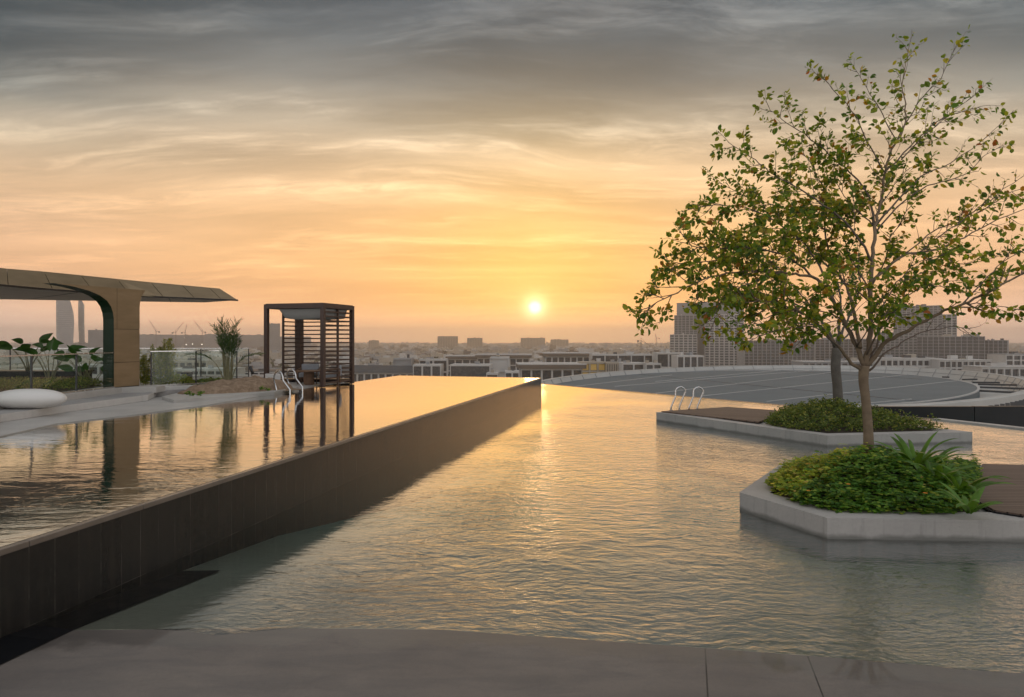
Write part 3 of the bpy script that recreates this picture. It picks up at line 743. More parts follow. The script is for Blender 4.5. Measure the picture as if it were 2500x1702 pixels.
tag(o, 'smooth white pebble-shaped seat on the terrace in front of the railing', 'seat')

# ------------------------------------------------------------------ sand mound, palm and cube
b = MB(); mpoly = [P(395, 968, .69), P(424, 976, .69), P(670, 956.5, .69), (-5.95, 18.3), (-6.6, 18.6), (-7.6, 17.0), (-8.2, 16.15)]
b.prism([(p[0], p[1]) for p in mpoly], .60, .69)
tag(b.build('mound_surround', 'coping_concrete', bevel=.006), 'low flat concrete surround under the sand mound', 'kerb')
b = MB(); cx_, cy_ = -7.00, 16.75; nx, ny = 64, 36
for j in range(ny + 1):
    for i in range(nx + 1):
        u = -1 + 2 * i / nx; v = -1 + 2 * j / ny
        x = cx_ + u * .92 - v * .62; y = cy_ + u * 1.18 + v * .45
        r2 = math.sqrt(u * u + v * v); hgt = max(0, 1 - r2 ** 2.2)
        z = .695 + .30 * hgt ** .75 * (1 + .30 * u) + (.07 * mn.noise(Vector((x * 3.2, y * 3.2, 0))) + .03 * mn.noise(Vector((x * 10, y * 10, 2)))) * min(1, hgt * 3)
        if r2 >= .99: z = .66
        b.v.append((x, y, z))
for j in range(ny):
    for i in range(nx):
        a = j * (nx + 1) + i; b.face((a, a + 1, a + nx + 2, a + nx + 1), True)
tag(b.build('sand_mound', 'sand'), 'low heap of brown sand beneath the small palm', 'sand mound')
# weeds on the mound
def sprig(b, p, n, L, W_, spread=1.0):
    for _ in range(n):
        dr = Vector((rnd(-1, 1) * spread, rnd(-1, 1) * spread, rnd(.3, 1))).normalized()
        q = p + dr * rnd(0, L * 1.3); b.leaf(q, (dr + rvec() * .5).normalized(), rvec(), L * rnd(.6, 1.1), W_ * rnd(.7, 1.2))
for k, (px, py) in enumerate([(458, 957), (470, 960), (487, 960), (500, 938), (512, 937), (538, 932), (492, 955), (640, 945), (655, 948)]):
    b = MB(); x, y = P(px, py, .80); sprig(b, Vector((x, y, .74)), 45, .05, .025)
    tag(b.build('weed', 'cover_leaf'), ['leftmost green weed at the low tip of the sand mound', 'second green weed from the low tip of the sand mound', 'green weed on the front slope of the sand mound', 'green weed high on the left slope of the sand mound',
      'green weed just left of the palm foot', 'green weed nearest the palm foot on the sand mound', 'low green weed behind the front slope weed', 'green weed right of the palm on the sand mound', 'rightmost green weed by the steel handrails'][k], 'weed', 'weeds on the sand mound')
# palm
def palm(x, y, z, hgt):
    t_ = empty('palm_tree', (x, y, z), 0, 'young feathery palm with many green canes on the sand mound', 'palm')
    fr_ = MB()
    for k in range(24):
        a = 2 * math.pi * k / 24 + rnd(-.2, .2); lean = rnd(.0, .10); L = hgt * rnd(.70, 1.08); droop = rnd(.02, .34)
        if k in (0, 13): lean = .30; droop = 1.2; L = hgt * .68
        st = Vector((.08 * math.cos(a), .06 * math.sin(a), -.1)); pts = []; n = 16
        for i in range(n + 1):
            f = i / n; rr = L * (lean * f + droop * .42 * f ** 3.2)
            pts.append(st + Vector((math.cos(a) * rr, math.sin(a) * rr, L * (f - droop * .25 * f ** 4))))
        m_ = MB(); m_.tube(pts[:9], [.016 - .001 * i for i in range(9)], 6)
        m_.tube(pts[8:], [.007 - .0006 * i for i in range(n - 7)], 4)
        m_.build('cane', 'palm_stem', t_)
        for i in range(8 + (k % 3), n):
            for h_ in (0, .33, .66):
                p = pts[i].lerp(pts[i + 1], h_); tg = (pts[i + 1] - pts[i]).normalized()
                sd = tg.cross(Vector((rnd(-.4, .4), rnd(-.4, .4), 1)))
                if sd.length < .05: sd = Vector((-math.sin(a), math.cos(a), 0))
                sd.normalize()
                for s_ in (-1, 1):
                    dr = (sd * s_ * rnd(.5, 1) + tg * rnd(.7, 1.3) + Vector((0, 0, rnd(-.2, .2)))).normalized()
                    fr_.leaf(p, dr, rvec(), rnd(.10, .24), .0105, .05)
    fr_.build('fronds', 'palm_leaf', t_)
    return t_
random.seed(31); palm(-7.22, 16.65, .98, 1.56)
# spotlight stuck in the mound
b = MB(); x, y = -6.85, 17.3; b.tube([(x, y, .95), (x - .03, y, 1.12)], .012, 6); b.tube([(x + .02, y, 1.08), (x - .07, y - .02, 1.28)], [.035, .045], 10)
tag(b.build('garden_spotlight', 'dark_metal'), 'small tilted spotlight on a spike in the sand beside the palm', 'spotlight')
b = MB(); b.box(-.20, .20, -.20, .20, 0, .34)
o = b.build('cube_stool', 'kerb_white', None, (-6.9, 18.9, .66), bevel=.02); o.rotation_euler = (0, 0, .4)
tag(o, 'small pale cube stool between sand mound and pergola', 'stool')

# ------------------------------------------------------------------ pool ladders
def handrails(name, label, legs, zt_, m, base_z, kink):
    t_ = empty(name, (legs[0][0][0], legs[0][0][1], base_z), 0, label, 'pool handrails')
    for (A, B) in legs:
        ox, oy = legs[0][0][0], legs[0][0][1]
        A = Vector((A[0] - ox, A[1] - oy, 0)); B = Vector((B[0] - ox, B[1] - oy, 0)); H = zt_ - base_z
        dA = (B - A); u = dA.normalized()
        kx = kink
        pts = [A + Vector((0, 0, -.05)), A + Vector((0, 0, .08)), A + u * kx[0] + Vector((0, 0, H * .60)), A + u * (kx[0] + .00) + Vector((0, 0, H * .72))]
        # arc
        a0 = A + u * kx[0]; a1 = A + u * kx[1]; r = (a1 - a0).length / 2; cc = (a0 + a1) / 2; zc = H - r
        pts = pts[:3]
        for i in range(9):
            an = math.pi - math.pi * i / 8; pts.append(cc + u * (r * math.cos(an)) + Vector((0, 0, zc + r * math.sin(an))))
        pts += [B + Vector((0, 0, .10)), B + Vector((0, 0, -.35))]
        b = MB(); b.tube(pts, .021, 10); b.build('handrail', m, t_)
        for q in (A, B):
            if base_z > .3 and q is B: continue
            b = MB(); b.tube([q + Vector((0, 0, .0)), q + Vector((0, 0, .014))], .045, 14, sm=False); b.build('flange', m, t_)
    return t_
handrails('pool_handrails', 'pair of curved steel handrails entering the upper pool by the pergola',
          [((-6.02, 16.75), (-5.52, 16.3)), ((-5.99, 17.65), (-5.50, 17.2))], 1.19, 'steel', .64, (-.14, .34))
handrails('pool_handrails', 'pair of steel handrails on the corner of the far wooden island deck',
          [((3.98, 16.40), (4.20, 16.44)), ((4.40, 16.30), (4.62, 16.34))], .80, 'steel', .215, (.12, .38))

# ------------------------------------------------------------------ pergola
pg = empty('pergola', (-5.42, 18.85, 0), 0, 'dark brown pergola with slatted sides standing behind the upper pool', 'pergola')
fa = Vector((-1.95, .60)); sb = Vector((.50, 1.62)); PZ = .62; PT = 3.03
def L2(a, c): v = fa * a + sb * c; return (v.x, v.y)
def obox(b, a0, a1, c0_, c1_, z0, z1): b.prism([L2(a0, c0_), L2(a1, c0_), L2(a1, c1_), L2(a0, c1_)], z0, z1)
pw = .10; pa = pw / fa.length * 1.15; pc_ = pw / sb.length * 1.15
for (a, c_) in ((0, 0), (1 - pa, 0), (0, 1 - pc_), (1 - pa, 1 - pc_)):
    b = MB(); obox(b, a, a + pa, c_, c_ + pc_, PZ, PT - .13)
    b.build('post', 'dark_wood', pg, bevel=.004)
b = MB(); obox(b, 1 - pa - .05, 1 - pa * .2, 1 - pc_ - .06, 1 - pc_ * .2 - .0, PZ + .01, PT - .14); b.build('corner_post', 'dark_wood', pg)
b = MB(); obox(b, 0, 1, 0, pc_, PT - .13, PT); obox(b, 0, 1, 1 - pc_, 1, PT - .13, PT); obox(b, 0, pa, pc_, 1 - pc_, PT - .13, PT); obox(b, 1 - pa, 1, pc_, 1 - pc_, PT - .13, PT)
b.build('top_frame', 'dark_wood', pg, bevel=.004)
b = MB(); obox(b, 0.02, .98, .02, .98, PT - .005, PT + .02); b.build('roof_panel', 'dark_wood', pg)
for (a, c_) in ((.02, .5), (1 - pa * .7, .5)):
    b = MB(); obox(b, a, a + pa * .45, c_ - pc_ * .25, c_ + pc_ * .25, PZ, PT - .13); b.build('mullion', 'dark_wood', pg)
b = MB(); zs = [PZ + .08 + i * .130 for i in range(17)]
for z in zs: obox(b, .025, .045, pc_, 1 - pc_, z, z + .042)
b.build('slat_screen', 'dark_wood', pg)
b = MB()
for z in zs: obox(b, pa, 1 - pa, 1 - pc_ * .6, 1 - pc_ * .4, z, z + .038)
b.build('slat_screen', 'dark_wood', pg)
b = MB()
for z in zs: obox(b, 1 - pa * .6, 1 - pa * .4, .5, 1 - pc_, z, z + .038)
b.build('slat_screen', 'dark_wood', pg)
# canvas valance under the roof, gathered and sagging
b = MB(); n = 24
def valance(f, lo): return PT - .15 - lo
ring1 = []; 
corners = [(.06, .10), (.80, .10), (.80, .86), (.06, .86)]
low = [(.08, .14), (.72, .14), (.72, .82), (.08, .82)]
topz = PT - .14; 
tp_, lo_ = [], []
for k in range(4):
    for i in range(12):
        f = i / 12; c0_, c1_ = corners[k], corners[(k + 1) % 4]; l0, l1 = low[k], low[(k + 1) % 4]
        x, y = L2(c0_[0] + (c1_[0] - c0_[0]) * f, c0_[1] + (c1_[1] - c0_[1]) * f); tp_.append((x, y, topz))
        x, y = L2(l0[0] + (l1[0] - l0[0]) * f, l0[1] + (l1[1] - l0[1]) * f); lo_.append((x, y, topz - .26 - .035 * math.sin(f * math.pi) + .006 * math.sin(f * 40)))
N4 = 48; b.v += tp_ + lo_
for i in range(N4): j = (i + 1) % N4; b.face((i, j, N4 + j, N4 + i), True)
b.face(list(range(N4, 2 * N4)))
b.build('canvas_blind', 'canvas', pg)
# table
tx, ty = -6.12, 19.75
tt = empty('round_table', (tx, ty, PZ), 0, 'round brown wooden table inside the pergola', 'table')
b = MB(); b.tube([(0, 0, .40), (0, 0, .405), (0, 0, .435), (0, 0, .44)], [.36, .39, .39, .37], 40, sm=False); b.build('tabletop', 'table_wood', tt)
b = MB()
for k in range(18):
    a = 2 * math.pi * k / 18; b.box(.13 * math.cos(a) - .02, .13 * math.cos(a) + .02, .13 * math.sin(a) - .02, .13 * math.sin(a) + .02, 0.02, .40)
b.tube([(0, 0, 0), (0, 0, .4)], .125, 20, sm=False); b.build('pedestal', 'table_wood', tt)
def armchair(x, y, rz, label):
    t_ = empty('armchair', (x, y, PZ), rz, label, 'armchair', 'armchairs in the pergola')
    b = MB(); b.box(-.26, .26, -.26, .26, .20, .34); b.build('seat', 'fabric_grey', t_, bevel=.03)
    b = MB(); b.box(-.27, .27, .20, .32, .26, .60); b.build('backrest', 'fabric_grey', t_, bevel=.035)
    for sx in (-1, 1):
        b = MB(); b.tube([(sx * .30, -.26, .42), (sx * .31, .05, .45), (sx * .29, .30, .47)], .018, 8); b.build('armrest', 'table_wood', t_)
        for yy in (-.26, .27): b = MB(); b.tube([(sx * .28, yy, 0), (sx * .30, yy, .43)], [.014, .018], 8); b.build('leg', 'table_wood', t_)
    return t_
armchair(-6.33, 20.42, R(6), 'grey cushioned armchair behind the round table, by the back screen')
armchair(-5.52, 19.95, R(-75), 'grey cushioned armchair beside the round table, by the right screen')

# ------------------------------------------------------------------ garden on the left terrace
b = MB(); b.box(-13.5, -9.62, 13.8, 15.9, TZ, TZ + .12); tag(b.build('planter_bed', 'soil'), 'low soil bed behind the glass railing', 'planter bed')
random.seed(5)
b = MB()
for _ in range(9000):
    x = rnd(-13.4, -9.66); y = rnd(13.9, 15.7); z = TZ + .12 + .10 + .13 * (mn.noise(Vector((x * 2, y * 2, 0))) + .4) + rnd(-.1, .04)
    b.leaf(Vector((x, y, z)), (rvec() + Vector((0, -.3, .6))), rvec(), rnd(.03, .055), rnd(.02, .035))
tag(b.build('low_hedge', 'far_cover_leaf'), 'low clipped green hedge behind the left glass railing', 'hedge', kind='thing')
b = MB(); b.box(-13.8, -10.7, 16.1, 16.7, TZ, 1.18); b.box(-13.84, -10.66, 16.06, 16.74, 1.18, 1.215)
tag(b.build('planter_box', 'black_paint'), 'long black planter box behind the low hedge', 'planter box')
def paradise(x, y, z, n, hgt, label, seed):
    random.seed(seed)
    t_ = empty('broadleaf_plant', (x, y, z), 0, label, 'plant', 'large-leaved plants behind the left railing')
    for k in range(n):
        a = math.pi * (k + .5) / n + rnd(-.15, .15) if n > 1 else .5; a = a if k % 2 else -a * .9
        out_ = math.cos(a) * rnd(.25, .62); dep = math.sin(a) * .2; H = hgt * rnd(.65, 1.0)
        pts = [Vector((out_ * .1, dep * .2, 0)) + Vector((out_ * .9 * f ** 1.6, dep * f, H * (f - .10 * f ** 3))) for f in [i / 8 for i in range(9)]]
        m_ = MB(); m_.tube(pts, [.014 - .0011 * i for i in range(9)], 6); m_.build('stem', 'palm_stem', t_)
        tipd = (pts[-1] - pts[-2]).normalized(); L = rnd(.32, .50); Wd = rnd(.15, .23); droop = rnd(.3, 1.1)
        sd = tipd.cross(Vector((rnd(-.5, .5), -1, rnd(-.3, .3)))).normalized(); up = sd.cross(tipd)
        m_ = MB(); nn_ = 10; rows = []
        p = pts[-1].copy(); dr = tipd.copy()
        for i in range(nn_ + 1):
            f = i / nn_; wd = Wd * (math.sin(math.pi * min(1, f * .93 + .07) ** .75)) * .5
            rows.append((p + sd * wd + up * .25 * wd, p.copy(), p - sd * wd + up * .25 * wd))
            dr = (dr + Vector((math.copysign(.10, out_) , 0, -.16)) * droop).normalized(); p = p + dr * (L / nn_)
        for r3 in rows: m_.v += [tuple(q) for q in r3]
        for i in range(nn_): 
            q = 3 * i; m_.face((q, q + 1, q + 4, q + 3), True); m_.face((q + 1, q + 2, q + 5, q + 4), True)
        m_.build('leaf', 'paradise_leaf', t_)
paradise(-12.1, 16.4, 1.2, 9, .82, 'leftmost large-leaved plant, cut by the edge of the photo', 1)
paradise(-11.0, 15.6, .95, 10, 1.0, 'tall large-leaved plant with fanned stems behind the railing', 12)
paradise(-10.25, 15.7, .95, 8, .8, 'large-leaved plant with drooping leaves nearest the bronze column', 23)
paradise(-9.85, 15.4, .9, 5, .45, 'short reddish-tipped leafy plant just before the bronze column', 37)
def leafy_bush(name, x, y, z, rx, rz_, n, stalks, m, label, cat, seed, L=.05):
    random.seed(seed); t_ = empty(name, (x, y, z), 0, label, cat)
    lf = MB(); st = MB()
    for k in range(stalks):
        a = rnd(0, 6.28); q = Vector((rx * .5 * rnd(0, 1) * math.cos(a), rx * .3 * math.sin(a), 0)); H = rz_ * rnd(.7, 1.0); ln = rnd(-.3, .3) * rx
        pts = [q + Vector((ln * f * f + .02 * math.sin(f * 9 + k), .03 * math.sin(f * 7), H * f)) for f in [i / 7 for i in range(8)]]
        st.tube(pts, [.010 - .001 * i for i in range(8)], 5)
        for _ in range(n // stalks):
            f = rnd(.08, 1) ** .8; i = min(6, int(f * 7)); p = pts[i].lerp(pts[i + 1], f * 7 - i if f < 1 else 1) + rvec() * rx * .32 * (1.05 - f) ** .6 * rnd(.2, 1)
            lf.leaf(p, rvec() + Vector((0, 0, -.4)), rvec(), L * rnd(.6, 1.3), L * .3)
    st.build('stem', 'palm_stem', t_); lf.build('foliage', m, t_); return t_
leafy_bush('bamboo_shrub', -9.78, 17.2, .80, .62, 1.0, 2600, 9, 'bamboo_leaf', 'yellow-green bamboo shrub right beside the bronze column', 'shrub', 3)
leafy_bush('bamboo_shrub', -9.15, 17.3, .80, .72, 1.30, 4200, 12, 'bamboo_leaf', 'taller bamboo shrub with wispy tips behind the glass railing', 'shrub', 8)
for i, (x, y, rx, h_, n) in enumerate([(-8.85, 17.3, .5, .30, 1500), (-8.1, 17.7, .55, .18, 1300), (-9.6, 17.2, .4, .26, 900)]):
    random.seed(60 + i); b = MB()
    for _ in range(n):
        u = rnd(-1, 1); v = rnd(-1, 1); hh = max(0, 1 - u * u - v * v)
        if hh <= 0: continue
        b.leaf(Vector((x + u * rx, y + v * .35, .76 + h_ * math.sqrt(hh) * rnd(.6, 1.05))), rvec() + Vector((0, 0, .5)), rvec(), .045, .026)
    tag(b.build('low_shrub', 'bamboo_leaf' if i != 1 else 'far_cover_leaf'), ['low yellow-green shrub right of the taller bamboo', 'flat dark green shrub at the foot of the black bench', 'low green shrub between the two bamboo shrubs'][i], 'shrub')
# pale draped cloth bundle beside the column
b = MB(); n = 18
for j in range(7):
    f = j / 6; rr = .085 * (1 - .75 * f ** 1.6) + .012
    for k in range(n): a = 2 * math.pi * k / n; q = rr * (1 + .15 * math.sin(5 * a)); b.v.append((q * math.cos(a), q * math.sin(a), .42 * f))
for j in range(6):
    for k in range(n): b.face((j * n + k, j * n + (k + 1) % n, (j + 1) * n + (k + 1) % n, (j + 1) * n + k), True)
b.face([6 * n + k for k in range(n)])
x, y = P(331, 944, KZ)
tag(b.build('covered_parasol', 'kerb_white', None, (-9.53, 16.6, .78)), 'small pale cloth-covered bundle right beside the bronze column', 'bundle')
t_ = empty('bench', (-8.77, 17.7, .78), 0, 'small black bench standing behind the glass railing', 'bench')
b = MB(); b.box(-.11, .10, -.12, .12, .28, .33); b.build('seat', 'black_paint', t_)
for sx in (-.085, .055): b = MB(); b.box(sx, sx + .03, -.11, .11, 0, .28); b.build('leg', 'black_paint', t_)
b = MB(); b.box(-9.0, -5.2, 21.0, 21.35, .62, .72); tag(b.build('planter_edge', 'black_paint'), 'low black planter edge behind the sand mound', 'planter edge')

# ================================================================== ISLANDS
IZ = .21
A = P(1805.5, 1201.7, IZ); B_ = P(2019.8, 1264.6, IZ); C_ = P(2500, 1271, IZ); D_ = P(1914.6, 1127.5, IZ)
Cx = (C_[0] + (C_[0] - B_[0]) * 1.6, C_[1] + (C_[1] - B_[1]) * 1.6); Dx = P(2500, 1140, IZ); Dm = P(2200, 1128, IZ); Dxx = (Dx[0] + 3.4, Dx[1] - .45)
isl = empty('island_planter', (0, 0, 0), 0, 'near pale concrete island planter standing in the pool', 'planter', 'concrete islands in the pool')
iso = [A, B_, Cx, Dxx, Dx, (Dm[0], Dm[1]), D_]
b = MB(); b.prism([tuple(p) for p in iso], -1.5, IZ - .03)
o = b.build('wall', 'planter_concrete', isl, bevel=.006)
def rim(name, outer, wd, z0, z1, parent, m, closed=True):
    # band of given width along the inside of a convex outline
    pts = [Vector(p) for p in outer]; n = len(pts)
    ar = sum(pts[i].x * pts[(i + 1) % n].y - pts[(i + 1) % n].x * pts[i].y for i in range(n))
    if ar < 0: pts = pts[::-1]
    ins = []
    for i in range(n):
        p0, p1, p2 = pts[i - 1], pts[i], pts[(i + 1) % n]
        e1 = (p1 - p0).normalized(); e2 = (p2 - p1).normalized(); n1 = Vector((-e1.y, e1.x)); n2 = Vector((-e2.y, e2.x))
        bis = (n1 + n2).normalized(); w_ = wd / max(.45, bis.dot(n1)); ins.append(p1 + bis * w_)
    b = MB()
    for i in range(n):
        j = (i + 1) % n; b.prism([tuple(pts[i]), tuple(pts[j]), tuple(ins[j]), tuple(ins[i])], z0, z1)
    o = b.build(name, m, parent); return [tuple(q) for q in ins]
inn = rim('rim', iso, .30, IZ - .03, IZ, isl, 'planter_concrete')
# near wooden deck
k0 = P(2375, 1222, IZ); k1 = P(2428, 1251.7, IZ); k2 = P(2500, 1263, IZ); k3 = P(2398, 1137, IZ)
dk = [k0, k1, k2, (Cx[0], Cx[1] + .17), (Dxx[0], Dxx[1] + .0), Dx, k3]
cen = Vector(k1)
dko = empty('wooden_deck', (cen.x, cen.y, 0), R(-2), 'ribbed wooden deck on the near island, cut by the right edge', 'deck', 'wooden decks on the islands')
def deck_mesh(pts, z0, z1, root, rz):
    b = MB(); q = []
    for p in pts:
        dx_, dy_ = p[0] - root.location.x, p[1] - root.location.y
        q.append((dx_ * math.cos(-rz) - dy_ * math.sin(-rz), dx_ * math.sin(-rz) + dy_ * math.cos(-rz)))
    b.prism(q, z0, z1); return b.build('boards', 'decking', root)
deck_mesh(dk, IZ + .004, IZ + .028, dko, R(-2))
b = MB()
for p, q in ((k0, k1), (k1, k2)):
    b.bar((p[0] - cen.x - .015, p[1] - cen.y - .015, IZ + .008), (q[0] - cen.x - .015, q[1] - cen.y - .015, IZ + .008), .03, .012)
bo = b.build('edge_strip', 'black_paint', dko); bo.rotation_euler = (0, 0, R(2))

A2 = P(1602, 1006.6, IZ); E2 = P(1774, 995.8, IZ); G2 = P(1906, 1004.6, IZ); F2 = P(2315, 1047, IZ); C2 = P(2374.4, 1054.9, IZ); B2 = P(2019.8, 1063.6, IZ)
isf = empty('island_planter', (0, 0, 0), 0, 'far pale concrete island planter with wooden deck at its left end', 'planter', 'concrete islands in the pool')
iso2 = [A2, B2, C2, (C2[0] - .25, C2[1] + .45), (8.2, 14.0), (7.6, 15.2), G2, E2]
b = MB(); b.prism([tuple(p) for p in iso2], -1.5, IZ - .03); b.build('wall', 'planter_concrete', isf, bevel=.006)
inn2 = rim('rim', iso2, .26, IZ - .03, IZ, isf, 'planter_concrete')
d2 = [(A2[0] + .12, A2[1] - .03), P(1852, 1033, IZ), P(1880, 1022, IZ), (G2[0] - .1, G2[1]), (E2[0], E2[1] - .05)]
dk2 = empty('wooden_deck', (A2[0], A2[1], 0), R(-28), 'wooden deck with steel handrails on the far island', 'deck', 'wooden decks on the islands')
deck_mesh(d2, IZ + .004, IZ + .03, dk2, R(-28))

# mounds of soil with ground cover
def inside(p, poly):
    c = False; n = len(poly); j = n - 1
    for i in range(n):
        if (poly[i][1] > p[1]) != (poly[j][1] > p[1]) and p[0] < (poly[j][0] - poly[i][0]) * (p[1] - poly[i][1]) / (poly[j][1] - poly[i][1]) + poly[i][0]: c = not c
        j = i
    return c
def dist_edge(p, poly):
    m_ = 1e9; p = Vector(p[:2])
    for i in range(len(poly)):
        a_ = Vector(poly[i]); c_ = Vector(poly[(i + 1) % len(poly)]); t_ = max(0, min(1, (p - a_).dot(c_ - a_) / (c_ - a_).length_squared)); m_ = min(m_, (p - (a_ + (c_ - a_) * t_)).length)
    return m_
def mound(poly, peak, hmax, fall, z0):
    def h(x, y):
        d_ = dist_edge((x, y), poly)
        return z0 + hmax * min(1, d_ / fall) ** .7 * math.exp(-((x - peak[0]) / peak[2]) ** 2 - ((y - peak[1]) / peak[3]) ** 2) + .06 * mn.noise(Vector((x * 2.1, y * 2.1, 0))) * min(1, d_ * 3) + .025 * mn.noise(Vector((x * 6, y * 6, 3)))
    return h
def soil(name, poly, h, label, step=.12):
    xs_ = [p[0] for p in poly]; ys_ = [p[1] for p in poly]; b = MB(); idx = {}
    nx_ = int((max(xs_) - min(xs_)) / step) + 2; ny_ = int((max(ys_) - min(ys_)) / step) + 2
    for j in range(ny_):
        for i in range(nx_):
            x = min(xs_) + i * step; y = min(ys_) + j * step; idx[i, j] = len(b.v); b.v.append((x, y, h(x, y) - .05))
    for j in range(ny_ - 1):
        for i in range(nx_ - 1):
            x = min(xs_) + (i + .5) * step; y = min(ys_) + (j + .5) * step
            if inside((x, y), poly): b.face((idx[i, j], idx[i + 1, j], idx[i + 1, j + 1], idx[i, j + 1]), True)
    o = b.build(name, 'soil'); struct(o); return o
def cover(name, poly, h, n, size, m, label, seed, lift=.09, cond=None, yellow=None):
    random.seed(seed); xs_ = [p[0] for p in poly]; ys_ = [p[1] for p in poly]; b = MB(); b.use(m)
    k = 0
    while k < n:
        x = rnd(min(xs_), max(xs_)); y = rnd(min(ys_), max(ys_))
        if not inside((x, y), poly) or (cond and not cond(x, y)): continue
        k += 1
        cl = mn.noise(Vector((x * 7, y * 7, 4))); z = h(x, y)
        up = rnd(0, 1) ** 1.5 * lift * (1 + 1.6 * cl)
        q = Vector((x, y, z + up)); yl = yellow(x, y) if yellow else 0
        b.use('cover_leaf_sun_tint' if rnd(0, 1) < yl else m)
        ang_ = rnd(0, 6.28)
        if yellow:                                        # three leaflets
            tilt = Vector((rnd(-.5, .5), rnd(-.8, .2), 1)).normalized()
            for a in (0, 2.1, 4.2):
                dr = Vector((math.cos(ang_ + a), math.sin(ang_ + a), rnd(-.25, .25))); b.leaf(q, dr, tilt, size * rnd(.6, 1.35), size * rnd(.5, .75), .1)
        else:
            b.leaf(q, Vector((math.cos(ang_), math.sin(ang_), rnd(-.2, .9))), rvec(), size * rnd(.6, 1.2), size * .55)
    o = b.build(name); tag(o, label, 'ground cover', kind='stuff'); return o
npoly = [P(1873, 1190, IZ), P(1905, 1215, IZ), P(1960, 1236, IZ), P(2040, 1251, IZ), P(2160, 1255, IZ), P(2300, 1257, IZ), P(2385, 1248, IZ), P(2378, 1222, IZ), P(2394, 1165, IZ), P(2380, 1137, IZ), P(2235, 1131, IZ), P(2080, 1122, IZ), P(1945, 1140, IZ), P(1885, 1172, IZ)]
TN = (4.42, 8.13)
hn = mound(npoly, (4.25, 7.75, 1.7, 1.25), .36, .9, IZ)
soil('soil_mound', npoly, hn, '')
sun_tint_at = lambda x, y: max(0.0, min(.95, (y - 7.35 - (x - 3.3) * .62) * 2.0 + .45 + .35 * mn.noise(Vector((x * 3, y * 3, 9))))) if x < 4.4 else .04  # where the painted sunlight lies on the near mound
cover('ground_cover', npoly, hn, 9500, .052, 'cover_leaf', 'dense leafy ground cover on the near island, green with sunlight painted in yellow', 4, .10, None, sun_tint_at)
fpoly = [P(1868, 1036, IZ), P(1930, 1049, IZ), P(2010, 1056, IZ), P(2150, 1055, IZ), P(2310, 1049, IZ), (8.3, 13.5), (7.8, 14.5), (7.2, 15.4), (6.65, 15.95), P(1900, 1015, IZ)]
TF = (7.16, 14.4)
hf = mound(fpoly, (6.9, 13.9, 1.75, 1.9), .42, 1.3, IZ)
soil('soil_mound', fpoly, hf, '')
cover('ground_cover', fpoly, hf, 13000, .055, 'far_cover_leaf', 'low bushy green ground cover on the far island', 9, .13, lambda x, y: mn.noise(Vector((x * 1.7, y * 1.7, 7))) > -.42 or rnd(0, 1) < .25)
# single flowers in the near planting
random.seed(77)
for (px, py, c_) in [(1886, 1176, 'y'), (1973, 1152, 'o'), (1974, 1187, 'o'), (2071, 1186, 'o'), (2155, 1134, 'y'), (2265, 1170, 'o'), (2259, 1198, 'o'), (2034, 985, 'y')]:
    if py > 1000: x, y = P(px, py, .42); z = hn(x, y) + .12
    else: x, y = P(px, py, .62); z = hf(x, y) + .16
    b = MB(); ct = Vector((x, y, z))
    for k in range(5): a = k * 1.2566; b.leaf(ct, Vector((math.cos(a), math.sin(a) , .25)), Vector((0, 0, 1)), .028 if py > 1000 else .05, .022 if py > 1000 else .04)
    tag(b.build('flower', 'flower_yellow' if c_ == 'y' else 'flower_orange'), ('small yellow flower' if c_ == 'y' else 'small orange flower') + (' in the near ground cover' if py > 1000 else ' at the foot of the far tree'), 'flower', 'small %s flowers in the ground cover' % ('yellow' if c_ == 'y' else 'orange') if py > 1000 else None)

# strap-leaved plants on the near island
def strap(x, y, z, n, L, label, seed, side=0.0):
    random.seed(seed); t_ = empty('lily_plant', (x, y, z), 0, label, 'plant', 'strap-leaved plants at the near deck')
    for k in range(n):
        a = 2 * math.pi * k / n + rnd(-.3, .3); m_ = MB(); p = Vector((0, 0, 0)); st = rnd(.9, 2.2)
        dr = Vector((math.cos(a) + side, math.sin(a), st)).normalized(); ln = L * rnd(.7, 1.1); nn_ = 11; wm = rnd(.055, .085)
        sd = Vector((-math.sin(a), math.cos(a), 0)); rows = []; dp = rnd(.10, .22)
        for i in range(nn_ + 1):
            f = i / nn_; wd = wm * (.55 + 1.2 * f if f < .35 else 1.0 * (1 - ((f - .35) / .65) ** 2.2) ** .8 * .97 + .0) / 2
            up = sd.cross(dr); rows.append((p + sd * wd + up * wd * .5, p.copy(), p - sd * wd + up * wd * .5))
            dr = (dr + Vector((math.cos(a) * .03, math.sin(a) * .03, -dp * (f + .25)))).normalized(); p = p + dr * (ln / nn_)
        for r3 in rows: m_.v += [tuple(q) for q in r3]
        for i in range(nn_): q = 3 * i; m_.face((q, q + 1, q + 4, q + 3), True); m_.face((q + 1, q + 2, q + 5, q + 4), True)
        m_.build('leaf', 'strap_leaf', t_)
for (px, py, n, L, sd_, lb, side) in [(2235, 1165, 16, .64, 1, 'strap-leaved plant nearest the trunk of the near tree', -.25), (2290, 1180, 15, .62, 2, 'bushy strap-leaved plant in the middle of the clump', 0),
                                     (2345, 1190, 13, .56, 3, 'strap-leaved plant leaning towards the near wooden deck', .2), (2366, 1228, 10, .40, 4, 'small strap-leaved plant on a short stalk at the deck edge', .15), (2270, 1140, 12, .6, 5, 'strap-leaved plant at the back of the near island', 0)]:
    x, y = P(px, py, .38); strap(x, y, max(.28, hn(x, y)), n, L, lb, sd_, side)

